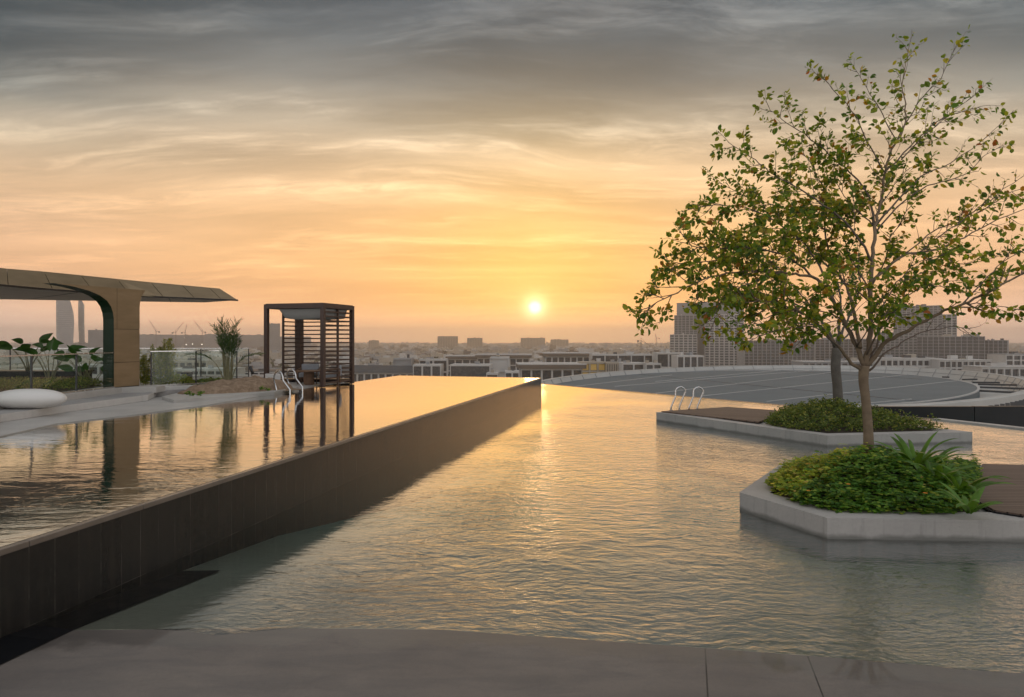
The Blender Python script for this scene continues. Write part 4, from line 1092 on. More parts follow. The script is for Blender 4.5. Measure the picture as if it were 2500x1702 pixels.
# ================================================================== TREES ON THE ISLANDS
def smooth_path(pts, k=4):
    out_ = []
    n = len(pts)
    for i in range(n - 1):
        p0 = pts[max(0, i - 1)]; p1 = pts[i]; p2 = pts[i + 1]; p3 = pts[min(n - 1, i + 2)]
        for j in range(k):
            t = j / k; out_.append(.5 * ((2 * p1) + (p2 - p0) * t + (2 * p0 - 5 * p1 + 4 * p2 - p3) * t * t + (3 * p1 - p0 - 3 * p2 + p3) * t ** 3))
    out_.append(pts[-1]); return out_
def grow(bm, lf, p, dr, L, r, lev, dens, LS, grav=.0):
    n = max(3, int(L / .07)); pts = [p.copy()]; q = p.copy(); d_ = dr.normalized()
    for i in range(n):
        d_ = (d_ + rvec() * .20 + Vector((0, 0, .05 - grav))).normalized(); q = q + d_ * (L / n); pts.append(q.copy())
    bm.tube(pts, [max(.0016, r * (1 - .75 * i / n)) for i in range(n + 1)], 4 if lev < 2 else 5, False)
    if lev > 0:
        ns = max(2, int(L / .13))
        for k in range(ns):
            f = rnd(.15, .98); i = min(n - 1, int(f * n)); b0 = pts[i].lerp(pts[i + 1], f * n - i); tg = (pts[i + 1] - pts[i]).normalized()
            sd = tg.cross(rvec()).normalized()
            grow(bm, lf, b0, tg * .75 + sd * rnd(.5, .95), L * rnd(.32, .55) * (1.15 - .5 * f), r * .5, lev - 1, dens, LS, grav)
    if lev <= 1:
        k = int(L / LS * 3.3 * dens + rnd(0, 1))
        for j in range(k):
            f = rnd(.15, 1.0); i = min(n - 1, int(f * n)); b0 = pts[i].lerp(pts[i + 1], f * n - i); tg = (pts[i + 1] - pts[i]).normalized()
            sd = tg.cross(rvec()).normalized()
            ld = (tg * .5 + sd * 1.0 + Vector((0, 0, -.25))).normalized()
            st = b0 + ld * .02
            L_ = LS * rnd(.45, 1.2); lf.leaf(st, ld, rvec() + Vector((0, 0, .6)), L_, L_ * rnd(.52, .80), rnd(.0, .45))
def tree(name, label, trunk, guides, LS, lm, seed, bark, Y0, scale=1.0):
    random.seed(seed)
    base = PD(trunk[0][0], trunk[0][1], Y0)
    t_ = empty(name, tuple(base), 0, label, 'tree')
    tp_ = [PD(px, py, Y0 + dy) - base for px, py, r, dy in trunk]
    b = MB(); sp = smooth_path(tp_, 4); rr = []
    for i in range(len(tp_) - 1):
        for j in range(4): rr.append(trunk[i][2] * (1 - j / 4) + trunk[i + 1][2] * j / 4)
    rr.append(trunk[-1][2]); b.tube(sp, rr, 20); b.build('trunk', bark, t_)
    crown = MB()
    for g in guides:
        pts = [PD(px, py, Y0 + dy) - base for px, py, dy in g['p']]
        sp = smooth_path(pts, 4); sp = [sp[0]] + [q + rvec() * .012 * scale for q in sp[1:]]
        n = len(sp); b = MB(); b.tube(sp, [.84 * (g['r'][0] + (g['r'][1] - g['r'][0]) * (i / (n - 1)) ** .65) for i in range(n)], 9)
        tot = sum((sp[i + 1] - sp[i]).length for i in range(n - 1)); acc = 0; nxt = tot * g.get('s', .3); step = g.get('step', .15) * scale
        for i in range(n - 1):
            sl_ = (sp[i + 1] - sp[i]).length; 
            while acc + sl_ > nxt:
                q = sp[i].lerp(sp[i + 1], (nxt - acc) / sl_); tg = (sp[i + 1] - sp[i]).normalized(); f = nxt / tot
                for _ in range(g.get('m', 1)):
                    sd = tg.cross(rvec()).normalized(); L = g.get('L', .55) * scale * (1.1 - .55 * f) * rnd(.65, 1.15)
                    grow(b, crown, q, tg * .8 + sd * rnd(.5, 1.0), L, max(.004, g['r'][1] * 1.2), 2 if L > .38 * scale else 1, g.get('d', 1), LS, g.get('g', 0))
                nxt += step * rnd(.6, 1.4)
            acc += sl_
        grow(b, crown, sp[-1], sp[-1] - sp[-2], .22 * scale, g['r'][1], 1, g.get('d', 1), LS)
        b.build('branch', bark if g['r'][0] > .02 else 'twig_bark', t_)
    crown.build('crown', lm, t_)
    return t_
G = lambda p, r, **k: dict(p=p, r=r, **k)
near = [
 # low limb sweeping to the left
 G([(2106, 906, 0), (2077, 885, -.05), (2049, 848, -.15), (2018, 814, -.2), (1992, 785, -.3), (1960, 765, -.4), (1905, 742, -.55), (1850, 735, -.7)], (.030, .010), s=.5, d=1.1, L=.55, step=.10),
 G([(2111, 893, 0), (2092, 848, .05), (2060, 782, .1), (2035, 734, .1), (2009, 700, .05), (1990, 680, 0), (1954, 672, -.1), (1905, 665, -.2), (1853, 662, -.3), (1777, 667, -.5), (1700, 690, -.6), (1640, 722, -.6), (1580, 752, -.6)], (.040, .006), s=.45, d=.95, L=.72, step=.085),
 G([(2035, 734, .1), (2000, 650, .3), (1960, 590, .4), (1900, 545, .5), (1830, 510, .6), (1760, 500, .6), (1690, 508, .6)], (.020, .005), s=.2, d=1.0, L=.55, step=.10),
 G([(1990, 680, 0), (1930, 630, -.2), (1860, 610, -.4), (1780, 605, -.5), (1700, 602, -.6), (1675, 594, -.6)], (.018, .005), s=.15, d=.95, L=.62, step=.09),
 G([(1905, 665, -.2), (1830, 690, -.5), (1760, 740, -.8), (1740, 790, -.9)], (.012, .004), s=.15, d=.95, L=.42, step=.09, g=.06),
 G([(1853, 662, -.3), (1780, 640, -.5), (1710, 640, -.6), (1645, 645, -.7)], (.012, .004), s=.1, d=.95, L=.45, step=.09),
 G([(2049, 848, -.15), (1990, 800, -.5), (1940, 800, -.8), (1880, 810, -1.0), (1840, 830, -1.1)], (.014, .004), s=.3, d=1.1, L=.35, step=.12, g=.06),
 # central leader
 G([(2114, 893, 0), (2122, 840, 0), (2126, 785, 0), (2126, 677, 0), (2131, 620, 0), (2137, 552, 0), (2148, 501, 0), (2160, 421, -.05), (2177, 364, -.1), (2205, 319, -.1), (2211, 251, -.1), (2202, 194, -.1), (2222, 114, -.1)], (.048, .004), s=.42, d=.45, L=.5, step=.11),
 G([(2137, 560, 0), (2120, 478, .1), (2085, 430, .2), (2040, 390, .3), (1980, 340, .3), (1920, 300, .3), (1875, 262, .3)], (.020, .004), s=.2, d=.9, L=.5, step=.10),
 G([(2130, 640, 0), (2080, 560, -.2), (2010, 500, -.3), (1940, 455, -.4), (1880, 420, -.4), (1830, 380, -.4), (1782, 350, -.4)], (.020, .004), s=.2, d=1.05, L=.5, step=.095),
 G([(2100, 850, 0), (2088, 770, .2), (2066, 700, .35), (2030, 640, .45), (2012, 560, .5), (2020, 490, .5), (1990, 420, .5), (1960, 370, .5)], (.032, .005), s=.3, d=1.0, L=.6, step=.095),
 G([(2012, 560, .5), (1950, 520, .7), (1880, 500, .9), (1800, 470, 1.0), (1750, 440, 1.0)], (.012, .004), s=.1, d=1.1, L=.45, step=.10),
 G([(2160, 421, 0), (2120, 350, -.1), (2080, 270, -.2), (2030, 215, -.2), (1998, 182, -.2)], (.012, .003), s=.2, d=.8, L=.32, step=.12),
 G([(2190, 345, 0), (2155, 280, .1), (2125, 230, .15), (2090, 172, .15)], (.010, .003), s=.2, d=.6, L=.3, step=.13),
 G([(2177, 364, -.1), (2205, 310, 0), (2251, 239, 0), (2296, 194, 0), (2332, 118, 0)], (.014, .003), s=.2, d=.36, L=.36, step=.11),
 G([(2160, 421, 0), (2222, 359, .1), (2296, 290, .2), (2350, 272, .2), (2405, 258, .2)], (.014, .003), s=.2, d=.36, L=.36, step=.12),
 G([(2200, 390, 0), (2270, 320, -.2), (2330, 270, -.2), (2390, 225, -.2)], (.010, .003), s=.2, d=.32, L=.32, step=.13),
 G([(2137, 552, 0), (2190, 490, .1), (2250, 430, .2), (2319, 400, .25), (2387, 350, .3), (2450, 296, .3)], (.018, .003), s=.25, d=.32, L=.42, step=.13),
 G([(2137, 570, 0), (2211, 487, -.1), (2280, 448, -.2), (2350, 430, -.3), (2400, 385, -.3), (2440, 360, -.3)], (.014, .003), s=.25, d=.36, L=.4, step=.13),
 G([(2126, 690, 0), (2200, 626, .1), (2285, 609, .2), (2353, 580, .3), (2438, 535, .4), (2530, 500, .4)], (.026, .005), s=.25, d=.65, L=.5, step=.11),
 G([(2240, 618, .15), (2320, 560, 0), (2400, 500, -.1), (2490, 433, -.2)], (.012, .004), s=.15, d=.32, L=.4, step=.12),
 G([(2200, 626, .1), (2290, 560, .4), (2370, 530, .6), (2470, 470, .7), (2540, 455, .7)], (.012, .004), s=.15, d=.32, L=.4, step=.12),
 # heavy limb to the right
 G([(2115, 896, 0), (2157, 842, -.1), (2191, 822, -.2), (2248, 788, -.3), (2291, 765, -.4), (2350, 742, -.5), (2410, 717, -.6), (2467, 683, -.6), (2560, 640, -.6)], (.038, .010), s=.45, d=.75, L=.42, step=.12),
 G([(2122, 905, 0), (2166, 858, .1), (2191, 845, .2), (2242, 814, .3), (2310, 800, .4), (2380, 800, .5)], (.018, .004), s=.6, d=.12, L=.35, step=.14),
 G([(2350, 742, -.5), (2400, 690, -.3), (2450, 640, -.2), (2520, 600, -.2)], (.012, .004), s=.1, d=.6, L=.4, step=.12),
 G([(2360, 740, -.5), (2420, 745, -.7), (2480, 757, -.9)], (.010, .003), s=.2, d=.9, L=.3, step=.10),
 G([(2119, 888, 0), (2145, 830, .1), (2150, 760, .2), (2185, 700, .3), (2240, 670, .4), (2300, 660, .5)], (.020, .004), s=.35, d=.8, L=.42, step=.11),
 G([(2125, 770, 0), (2160, 720, -.3), (2190, 690, -.5), (2240, 640, -.6), (2320, 620, -.7)], (.014, .004), s=.2, d=.9, L=.4, step=.11),
 G([(2126, 740, 0), (2080, 700, -.3), (2040, 690, -.5), (1990, 720, -.7), (1950, 755, -.8)], (.014, .004), s=.2, d=.95, L=.42, step=.10),
 G([(2126, 700, 0), (2160, 640, .2), (2175, 580, .3), (2205, 530, .3), (2220, 480, .3)], (.014, .004), s=.2, d=.9, L=.42, step=.10),
 G([(2115, 870, 0), (2150, 800, -.3), (2200, 745, -.5), (2240, 705, -.6), (2300, 690, -.7)], (.016, .004), s=.3, d=.9, L=.42, step=.10),
 G([(2092, 848, 0), (2070, 800, -.2), (2035, 785, -.4), (1990, 800, -.6), (1950, 835, -.7)], (.012, .004), s=.25, d=.9, L=.36, step=.10, g=.05),
 G([(2137, 552, 0), (2100, 520, .2), (2070, 490, .3), (2040, 440, .3), (2035, 400, .3)], (.012, .004), s=.2, d=.9, L=.42, step=.10),
 G([(2126, 720, 0), (2090, 650, .2), (2065, 600, .3), (2070, 540, .3), (2090, 490, .3)], (.014, .004), s=.2, d=.9, L=.45, step=.10),
 G([(2148, 501, 0), (2185, 450, .2), (2215, 415, .2), (2260, 400, .2)], (.010, .003), s=.2, d=.7, L=.36, step=.11),
 G([(2060, 782, .1), (2000, 760, .3), (1940, 760, .5), (1870, 775, .6), (1800, 800, .7)], (.014, .004), s=.25, d=.9, L=.42, step=.11, g=.04),
 G([(2285, 609, .2), (2330, 640, .1), (2390, 640, 0), (2450, 620, 0)], (.010, .003), s=.1, d=.6, L=.36, step=.12),
 G([(2092, 848, .0), (2130, 790, -.4), (2170, 765, -.6), (2215, 770, -.8)], (.010, .004), s=.3, d=1.2, L=.32, step=.10, g=.05),
]
tree('shade_tree', 'tall thin-leaved tree with forked trunk on the near island planter', [(2122, 1126, .066, 0), (2119, 1040, .055, 0), (2113, 970, .052, 0), (2108, 930, .056, 0), (2110, 893, .062, 0)], near, .079, 'tree_leaf', 11, 'bark', 8.13)
far = [
 G([(2040, 850, 0), (2026, 814, .1), (1998, 777, .2), (1950, 745, .3), (1890, 725, .4), (1830, 715, .5), (1760, 725, .5), (1700, 745, .5)], (.045, .008), s=.4, d=.6, L=.5, step=.10),
 G([(2043, 850, 0), (2049, 800, .1), (2052, 740, .1), (2040, 680, .2), (2000, 630, .2), (1950, 600, .3)], (.05, .008), s=.3, d=.6, L=.5, step=.10),
 G([(2046, 850, 0), (2060, 800, 0), (2085, 750, 0), (2100, 690, 0), (2095, 630, 0)], (.045, .008), s=.3, d=.5, L=.5, step=.12),
 G([(2041, 850, 0), (2010, 800, -.2), (1960, 790, -.4), (1900, 790, -.5), (1850, 790, -.6), (1800, 775, -.6)], (.035, .007), s=.35, d=.65, L=.45, step=.10),
 G([(1998, 777, .2), (1940, 700, .1), (1880, 660, 0), (1800, 640, 0), (1740, 650, 0)], (.022, .006), s=.2, d=.65, L=.5, step=.10),
 G([(2047, 840, 0), (2090, 800, .3), (2140, 770, .5), (2200, 755, .6)], (.03, .007), s=.3, d=.8, L=.4, step=.14),
]
tree('shade_tree', 'smaller tree with dark trunk on the far island, partly behind the near tree', [(2047, 995, .105, 0), (2044, 940, .098, 0), (2040, 895, .10, 0), (2043, 850, .095, 0)], far, .088, 'far_tree_leaf', 23, 'far_bark', 14.4, 1.35)

# ================================================================== OVAL ROOF
ov = empty('oval_roof', (0, 0, 0), 0, 'huge flat grey oval roof with raised rim beyond the pool', 'roof')
OZ = -6.0
def oell(cx_, cy_, a, b_, tilt, z, t):
    x = cx_ + a * math.cos(t); y = cy_ + b_ * math.sin(t) - (a * math.cos(t)) * tilt; p = P(x, y, z); return (p[0], p[1])
NO = 160
outer = [oell(1905, 945, 632, 53.5, .006, OZ, 2 * math.pi * k / NO) for k in range(NO)]
def offs(poly, dlt):
    n = len(poly); res = []
    for i in range(n):
        p0 = Vector(poly[i - 1]); p2 = Vector(poly[(i + 1) % n]); e = (p2 - p0).normalized(); nrm = Vector((e.y, -e.x)); res.append(tuple(Vector(poly[i]) + nrm * dlt))
    return res
ccw = sum(outer[i][0] * outer[(i + 1) % NO][1] - outer[(i + 1) % NO][0] * outer[i][1] for i in range(NO)) > 0
if not ccw: outer = outer[::-1]
def band(name, m, loops, parent, joint=0, jm=None):
    b = MB(); b.use(m); n = len(loops[0][0])
    for lp, z in loops: b.v += [(p[0], p[1], z) for p in lp]
    for k in range(len(loops) - 1):
        for i in range(n):
            j = (i + 1) % n; b.face((k * n + i, k * n + j, (k + 1) * n + j, (k + 1) * n + i), False)
    return b.build(name, None, parent)
in1 = offs(outer, -1.2); in2 = offs(outer, -2.6)
band('rim_ring', 'rim_white', [(outer, GZ), (outer, OZ - .1), (offs(outer, -.15), OZ), (in1, OZ), (in1, OZ - .15), (in2, OZ - 2.6)], ov)
b = MB()
for i in range(0, NO, 2):
    o1 = Vector((*outer[i], OZ + .03)); o2 = Vector((*in1[i], OZ + .02)); o3 = Vector((*in2[i], OZ - 2.5)); e_ = (Vector(in1[i]) - Vector(in2[i])).normalized() * -.04
    b.bar(o2 + Vector((e_.x, e_.y, -.1)), o3 + Vector((e_.x, e_.y, .05)), .12, .08)
b.build('rim_joint', 'city_grey', ov)
b = MB()
for i in range(NO): p = Vector((*in1[i], OZ - 1.1)); q = Vector((*in1[(i + 1) % NO], OZ - 1.1)); 
for i in range(NO):
    a1 = Vector(in1[i]).lerp(Vector(in2[i]), .42); a2 = Vector(in1[(i + 1) % NO]).lerp(Vector(in2[(i + 1) % NO]), .42); b.bar((a1.x, a1.y, OZ - 1.05), (a2.x, a2.y, OZ - 1.05), .06, .10)
b.build('rim_joint', 'city_grey', ov)
IZo = OZ - 1.0
innr = [oell(1852, 951, 540, 47, .004, IZo, 2 * math.pi * k / NO) for k in range(NO)]
if not ccw: innr = innr[::-1]
gut = offs(innr, .0)
b = MB(); b.prism([p for p in innr], IZo - 1.6, IZo); b.build('roof_disc', 'roof_grey', ov)
band('roof_edge', 'roof_seam', [(offs(innr, .03), IZo - .12), (offs(innr, .03), IZo + .07), (offs(innr, -.35), IZo + .07), (offs(innr, -.35), IZo)], ov)
b = MB(); b.prism(in2, OZ - 3.2, OZ - 2.55); b.build('gutter_floor', 'rim_white', ov)
for (a_, c_) in [((1600, 961), (2062, 906)), ((1716, 967), (2220, 914.5)), ((1871, 981), (2336, 930)), ((1600, 932), (1910, 904)), ((1500, 944), (1990, 904)), ((1395, 945), (1640, 916)), ((2068, 990), (2225, 975)), ((1330, 938), (1480, 917))]:
    p = Vector((*P(*a_, IZo), IZo + .03)); q = Vector((*P(*c_, IZo), IZo + .03)); b = MB(); b.bar(p, q, .16, .12); b.build('roof_seam', 'roof_seam', ov)
for (a_, c_) in [((1560, 914), (2235, 979)), ((2250, 926), (1900, 905))]:
    p = Vector((*P(*a_, IZo), IZo + .02)); q = Vector((*P(*c_, IZo), IZo + .02)); b = MB(); b.bar(p, q, .22, .05); b.build('roof_seam', 'city_dark', ov)
for (a_, c_) in [((2300, 919), (2318, 919.5)), ((2350, 925), (2385, 924.5)), ((2375, 932), (2440, 932.5)), ((2388, 936.5), (2482, 938.5)), ((2392, 943.5), (2510, 947.5)), ((2392, 952), (2520, 958.5))]:
    p = Vector((*P(*a_, IZo), IZo - .15)); q = Vector((*P(*c_, IZo), IZo - .15)); b = MB(); b.bar(p, q, .35, .35); b.build('gutter_beam', 'city_dark', ov)
b = MB()                                                # plant in the gutter near the pool
p = P(2296, 985, OZ - 2.4); b.box(p[0] - 1.6, p[0] + 1.6, p[1] - 1, p[1] + 1, OZ - 2.5, OZ - 1.9); b.box(p[0] - .2, p[0] + .2, p[1] - .2, p[1] + .2, OZ - 1.9, OZ - 1.2)
b.build('roof_unit', 'city_grey', ov)
b = MB()
for i in range(0, NO):
    if outer[i][1] < 110 and outer[i][0] > 20:
        o1 = offs(outer, .02)[i]; b.box(o1[0] - .35, o1[0] + .35, o1[1] - .2, o1[1] + .02, OZ - 4.5, OZ - .9)
b.build('outer_fin', 'city_dark', ov)

# ================================================================== CITY
def obj_copy(o, parent, loc):
    c = o.copy(); COL.objects.link(c); c.parent = parent; c.location = loc; return c
def building(name, label, x0, x1, ytop, D, depth, fl, cols, wall='city_white', core='city_dark', group=None, rot=0.0, pil=.5, slab=.45, cat='building', rows=None, proud=1.0, roof=None, units=3, seed=0, parapet=.8, bays=True, winm='glass_dark'):
    random.seed(seed + int(x0)); az = math.atan(((x0 + x1) / 2 - CX) / F)
    face = cat == 'tower' or name in ('tower', 'hazy_block', 'construction_frame'); Wd = (x1 - x0) / F * D * (math.cos(az) if face else 1); rot = rot - az if face else rot; top = CH + (HY - ytop) / F * D; H = top - GZ; cxw = ((x0 + x1) / 2 - CX) / F * D
    t_ = empty(name, (cxw, D, GZ), rot, label, cat, group)
    nr = rows or max(1, int(H / fl)); fl = H / (nr + .15) if rows is None else fl
    b = MB(); b.box(-Wd / 2 + .3, Wd / 2 - .3, proud, depth, 0, H - .3); b.build('core', core, t_)
    # frame of piers and slabs standing proud of the core, plain side walls
    b = MB(); cw_ = Wd / cols
    z0 = H - nr * fl
    for c in range(cols + 1):
        xx = -Wd / 2 + c * cw_; b.box(max(-Wd / 2, xx - pil / 2), min(Wd / 2, xx + pil / 2), 0, proud - .003, 0, H - .01)
    for r in range(nr + 1):
        zz = H - r * fl
        b.box(-Wd / 2 + .003, Wd / 2 - .003, .05, proud - .006, max(0, zz - slab), zz)
    b.box(-Wd / 2, -Wd / 2 + .29, proud, depth + .2, 0, H); b.box(Wd / 2 - .29, Wd / 2, proud, depth + .2, 0, H); b.box(-Wd / 2 + .3, Wd / 2 - .3, depth + .01, depth + .2, 0, H)
    b.build('facade_frame', wall, t_)
    ww = cw_ - pil - .5; wh = fl - slab - .5
    if bays and ww > .3:
        wb = MB(); wb.box(-ww / 2, ww / 2, 0, .08, 0, wh); wo_ = None; cnt = 0
        rest = MB()
        for r in range(nr):
            if H - (r + 1) * fl + .3 < 0: break
            for c in range(cols):
                xx = -Wd / 2 + (c + .5) * cw_; zz = H - (r + 1) * fl + .25
                if cnt < 100:
                    if wo_ is None: wo_ = wb.build('window', winm, t_, (xx, proud - .09, zz))
                    else: obj_copy(wo_, t_, (xx, proud - .09, zz))
                    cnt += 1
                else: rest.box(xx - ww / 2, xx + ww / 2, proud - .09, proud - .01, zz, zz + wh)
        if rest.v: ro = rest.build('window', winm, t_); ro['kind'] = 'stuff'
    rm = MB(); rm.box(-Wd / 2 - .25, Wd / 2 + .25, -.25, depth + .4, H, H + parapet * .5) if roof else rm.box(-Wd / 2, Wd / 2, 0, depth + .2, H, H + .25)
    rm.build('roof', roof or wall, t_)
    for k in range(units):
        u0 = rnd(-Wd * .42, Wd * .3); uw = rnd(1.5, max(1.8, Wd * .16)); uy = rnd(depth * .2, depth * .7); uh = rnd(.9, 2.6)
        b = MB(); b.box(u0, u0 + uw, uy, uy + rnd(1.5, 4), H + .26, H + .26 + uh); b.box(u0 - .1, u0 + uw + .1, uy - .1, uy + 1, H + .26 + uh, H + .36 + uh)
        b.build('roof_unit', random.choice(['city_white', 'city_grey', 'city_cream', 'city_dark']), t_)
    return t_, Wd, H

BG = 'apartment blocks below the terrace'
# mid-distance blocks, left to right
building('apartment_block', 'pale curved-roof block seen through the glass between column and palm', 409, 561, 903, 330, 22, 4.2, 8, 'city_white', 'city_grey', BG, R(4), .5, .7, roof='city_white', units=3, seed=1)
building('apartment_block', 'low cream block rising behind the curved-roof block left of the palm', 385, 505, 882, 400, 20, 3.6, 7, 'city_cream', 'city_grey', BG, 0, 1.2, .9, units=4, seed=2)
building('apartment_block', 'white block seen through the left railing beside the bronze column', 165, 262, 893, 330, 20, 4.2, 4, 'city_white', 'city_grey', BG, R(6), .7, .7, roof='city_white', units=3, seed=3)
building('apartment_block', 'grey block behind the large-leaved plants on the left', 20, 150, 905, 300, 20, 4.0, 6, 'city_grey', 'city_dark', BG, R(5), .7, .7, roof='city_white', units=3, seed=33)
building('apartment_block', 'grey-roofed block seen between palm and pergola', 590, 780, 907, 380, 22, 3.8, 9, 'city_white', 'city_dark', BG, R(3), .7, .8, roof='city_dark', units=4, seed=4)
# long dark-roofed block with white columns
t_, Wd, H = building('apartment_block', 'long block with sloping dark roof and white columns right of the pergola', 800, 1030, 911, 400, 24, 6.0, 13, 'city_white', 'city_dark', BG, R(-5), .9, .7, units=0, seed=5)
b = MB(); hw = Wd / 2
b.v += [(-hw - 1.5, -1.5, H + .3), (hw + 1, -1.5, H + .3), (hw + 1, 9, H + 4.2), (-hw - 1.5, 9, H + 4.6), (-hw - 1.5, 24, H + .3), (hw + 1, 24, H + .3)]
b.face((0, 1, 2, 3)); b.face((3, 2, 5, 4)); b.face((0, 3, 4)); b.face((1, 5, 2)); b.face((0, 4, 5, 1)); b.build('pitched_roof', 'city_dark', t_)
for (x0, x1, yt, D, lb, wl, cols, nseed) in [
    (1008, 1076, 891.5, 390, 'narrow block of two white box frames behind the far pool edge', 'city_white', 3, 6),
    (1098, 1197, 891, 385, 'block with one wide dark panel in a white frame behind the far pool edge', 'city_white', 1, 7),
    (960, 1004, 876, 440, 'blank grey penthouse block behind the dark sloping roof', 'city_grey', 1, 8),
    (1023, 1092, 878, 450, 'pale plain block behind the white box frames', 'city_white', 2, 9),
    (1196, 1242, 873, 430, 'tall blank pale wall block just right of the wide dark panel', 'city_white', 1, 10),
    (1187, 1216, 912, 370, 'small low white-framed bay at the pool edge', 'city_white', 1, 11),
    (1233, 1268, 908, 365, 'white terrace block with rooftop plants and two framed bays', 'city_white', 2, 12)]:
    building('apartment_block', lb, x0, x1, yt, D, 16, 7.5 if cols < 4 else 4, cols, wl, 'city_dark' if wl == 'city_white' and nseed not in (9, 10) else wl, BG, R(rnd(-4, 4)), .9, .8, units=2, seed=nseed, bays=(nseed not in (8, 10)))
def fascia_block(label, x0, x1, yt, D, cols, seed, wl='city_white', fas='city_brown', rot=0, dep=22, fh=3.0, fl=10):
    t_, Wd, H = building('apartment_block', label, x0, x1, yt + fh / D * F + 2, D, dep, fl, cols, wl, 'city_dark', BG, rot, 1.1, .8, units=0, seed=seed)
    b = MB(); b.box(-Wd / 2 - 1.8, Wd / 2 + 1.8, -1.8, dep + 2, H + .3, H + .3 + fh * .75); b.build('fascia', fas, t_)
    b = MB(); b.box(-Wd / 2 - 2, Wd / 2 + 2, -2, dep + 2.2, H + .3 + fh * .75, H + .3 + fh); b.build('cornice', 'city_white', t_)
    return t_
fascia_block('flat-roofed block with deep brown fascia and white piers right of the pool corner', 1272, 1424, 887, 400, 6, 13, rot=R(3))
fascia_block('low block with brown roof band behind the blank pale wall', 1165, 1292, 864, 560, 8, 14, rot=R(-3), fl=5)
fascia_block('block topped by a thin pergola roof above the brown fascia block', 1332, 1440, 860, 560, 7, 15, rot=R(4), fl=5)
fascia_block('dark-roofed block at the left of the rooftop pergola', 1093, 1165, 867, 600, 4, 16, rot=R(-3), fl=5)
for (x0, x1, yt, D, lb, wl, cols, nseed, fl_) in [
    (1445, 1606, 866, 470, 'long white-framed block with dark glazing below the twin towers', 'city_white', 5, 17, 5),
    (1420, 1480, 885, 400, 'low block with golden reflection painted on its windows beside the oval roof', 'city_cream', 3, 18, 5),
    (1481, 1530, 886, 395, 'low block with vertical fins next to the golden windows', 'city_cream', 9, 19, 12),
    (1520, 1575, 887, 385, 'small pale block with one framed bay beside the oval roof', 'city_white', 2, 20, 5),
    (1577, 1615, 888, 380, 'pale block with twin framed bays before the white-framed block', 'city_white', 2, 21, 5),
    (1604, 1662, 862, 450, 'plain pale block left of the three-bay white block', 'city_white', 2, 22, 9),
    (1654, 1719, 869, 400, 'white block with three tall dark bays in front of the left tower', 'city_white', 4, 23, 14)]:
    t2, Wd2, H2 = building('apartment_block', lb, x0, x1, yt, D, 15, fl_, cols, wl, 'city_dark' if nseed != 22 else wl, BG, R(rnd(-3, 5)), .8, .8, units=3, seed=nseed, winm='amber' if nseed == 18 else 'glass_dark')  # plain amber colour stands for the golden reflection in these windows
# towers
TG = 'towers beyond the oval roof'
building('tower', 'left shoulder of the left tower with grid facade', 1635, 1702, 817, 905, 30, 3.4, 6, 'city_white', 'city_grey', TG, 0, 1.0, .7, units=2, seed=30)
building('tower', 'tall dark upper block of the left tower rising behind its shoulder', 1646, 1702, 770, 915, 30, 3.4, 6, 'city_grey', 'city_dark', TG, 0, .9, .5, units=2, seed=31)
building('tower', 'plain dark crown of the left tower, partly behind leaves', 1651, 1815, 739, 925, 26, 3.4, 12, 'city_grey', 'city_grey', TG, 0, .35, .35, units=3, seed=32, bays=False)
building('tower', 'white-gridded right wing of the left tower', 1720, 1816, 768, 900, 30, 3.4, 8, 'city_white', 'city_grey', TG, 0, 1.3, .7, units=1, seed=33)
building('apartment_block', 'long low concrete block under construction between the two tower groups', 1817, 1990, 832, 800, 26, 3.6, 16, 'city_grey', 'city_dark', TG, R(2), .7, .5, units=4, seed=34, roof='city_grey')
building('apartment_block', 'long low block behind the far tree trunk', 1992, 2140, 828, 850, 26, 3.6, 13, 'city_grey', 'city_dark', TG, R(-2), .8, .6, units=3, seed=35)
building('tower', 'wide dark tower behind the heavy right branch', 2180, 2300, 747, 900, 30, 3.4, 11, 'city_grey', 'city_grey', TG, 0, .9, .5, units=3, seed=36)
building('tower', 'white-gridded edge of the tower behind the heavy right branch', 2262, 2336, 768, 890, 26, 3.4, 6, 'city_white', 'city_grey', TG, 0, 1.0, .5, units=1, seed=37)
building('tower', 'lower dark wing left of the right tower', 2140, 2240, 812, 800, 24, 3.4, 9, 'city_grey', 'city_grey', TG, 0, .9, .5, units=2, seed=38)
CG = 'concrete frames under construction'
building('construction_frame', 'long open concrete frame under construction, tallest of its row', 2236, 2402, 822, 700, 24, 3.5, 12, 'city_grey', 'city_dark', CG, R(-3), .6, .5, units=7, seed=39, bays=False)
building('construction_frame', 'rightmost open concrete frame, one storey lower, with scaffold top', 2402, 2460, 831, 690, 24, 3.5, 5, 'city_grey', 'city_dark', CG, R(-3), .8, .5, units=4, seed=40, bays=False)
building('apartment_block', 'pale low block at the right edge of the photo', 2460, 2620, 866, 500, 22, 4.0, 9, 'city_white', 'city_dark', BG, R(-4), 1.0, .9, roof='city_grey', units=3, seed=41)
building('apartment_block', 'low white block with plant boxes right behind the oval roof', 2150, 2300, 876, 420, 20, 4.2, 10, 'city_white', 'city_grey', BG, R(-2), .8, 1.2, roof='city_white', units=5, seed=42)
building('apartment_block', 'low white block with open columns under the construction frames', 2296, 2420, 880, 410, 18, 4.2, 9, 'city_white', 'city_dark', BG, R(-3), .6, .9, roof='city_white', units=3, seed=43)
building('apartment_block', 'low pale block peeping over the oval roof behind the trunks', 1960, 2150, 884, 430, 18, 4.2, 12, 'city_grey', 'city_dark', BG, 0, .8, 1.0, roof='city_white', units=4, seed=44)
building('apartment_block', 'white low roof at the far right behind the rim of the oval roof', 2400, 2560, 897, 350, 16, 4.2, 9, 'city_white', 'city_grey', BG, R(-3), .8, 1.0, roof='city_white', units=2, seed=45)
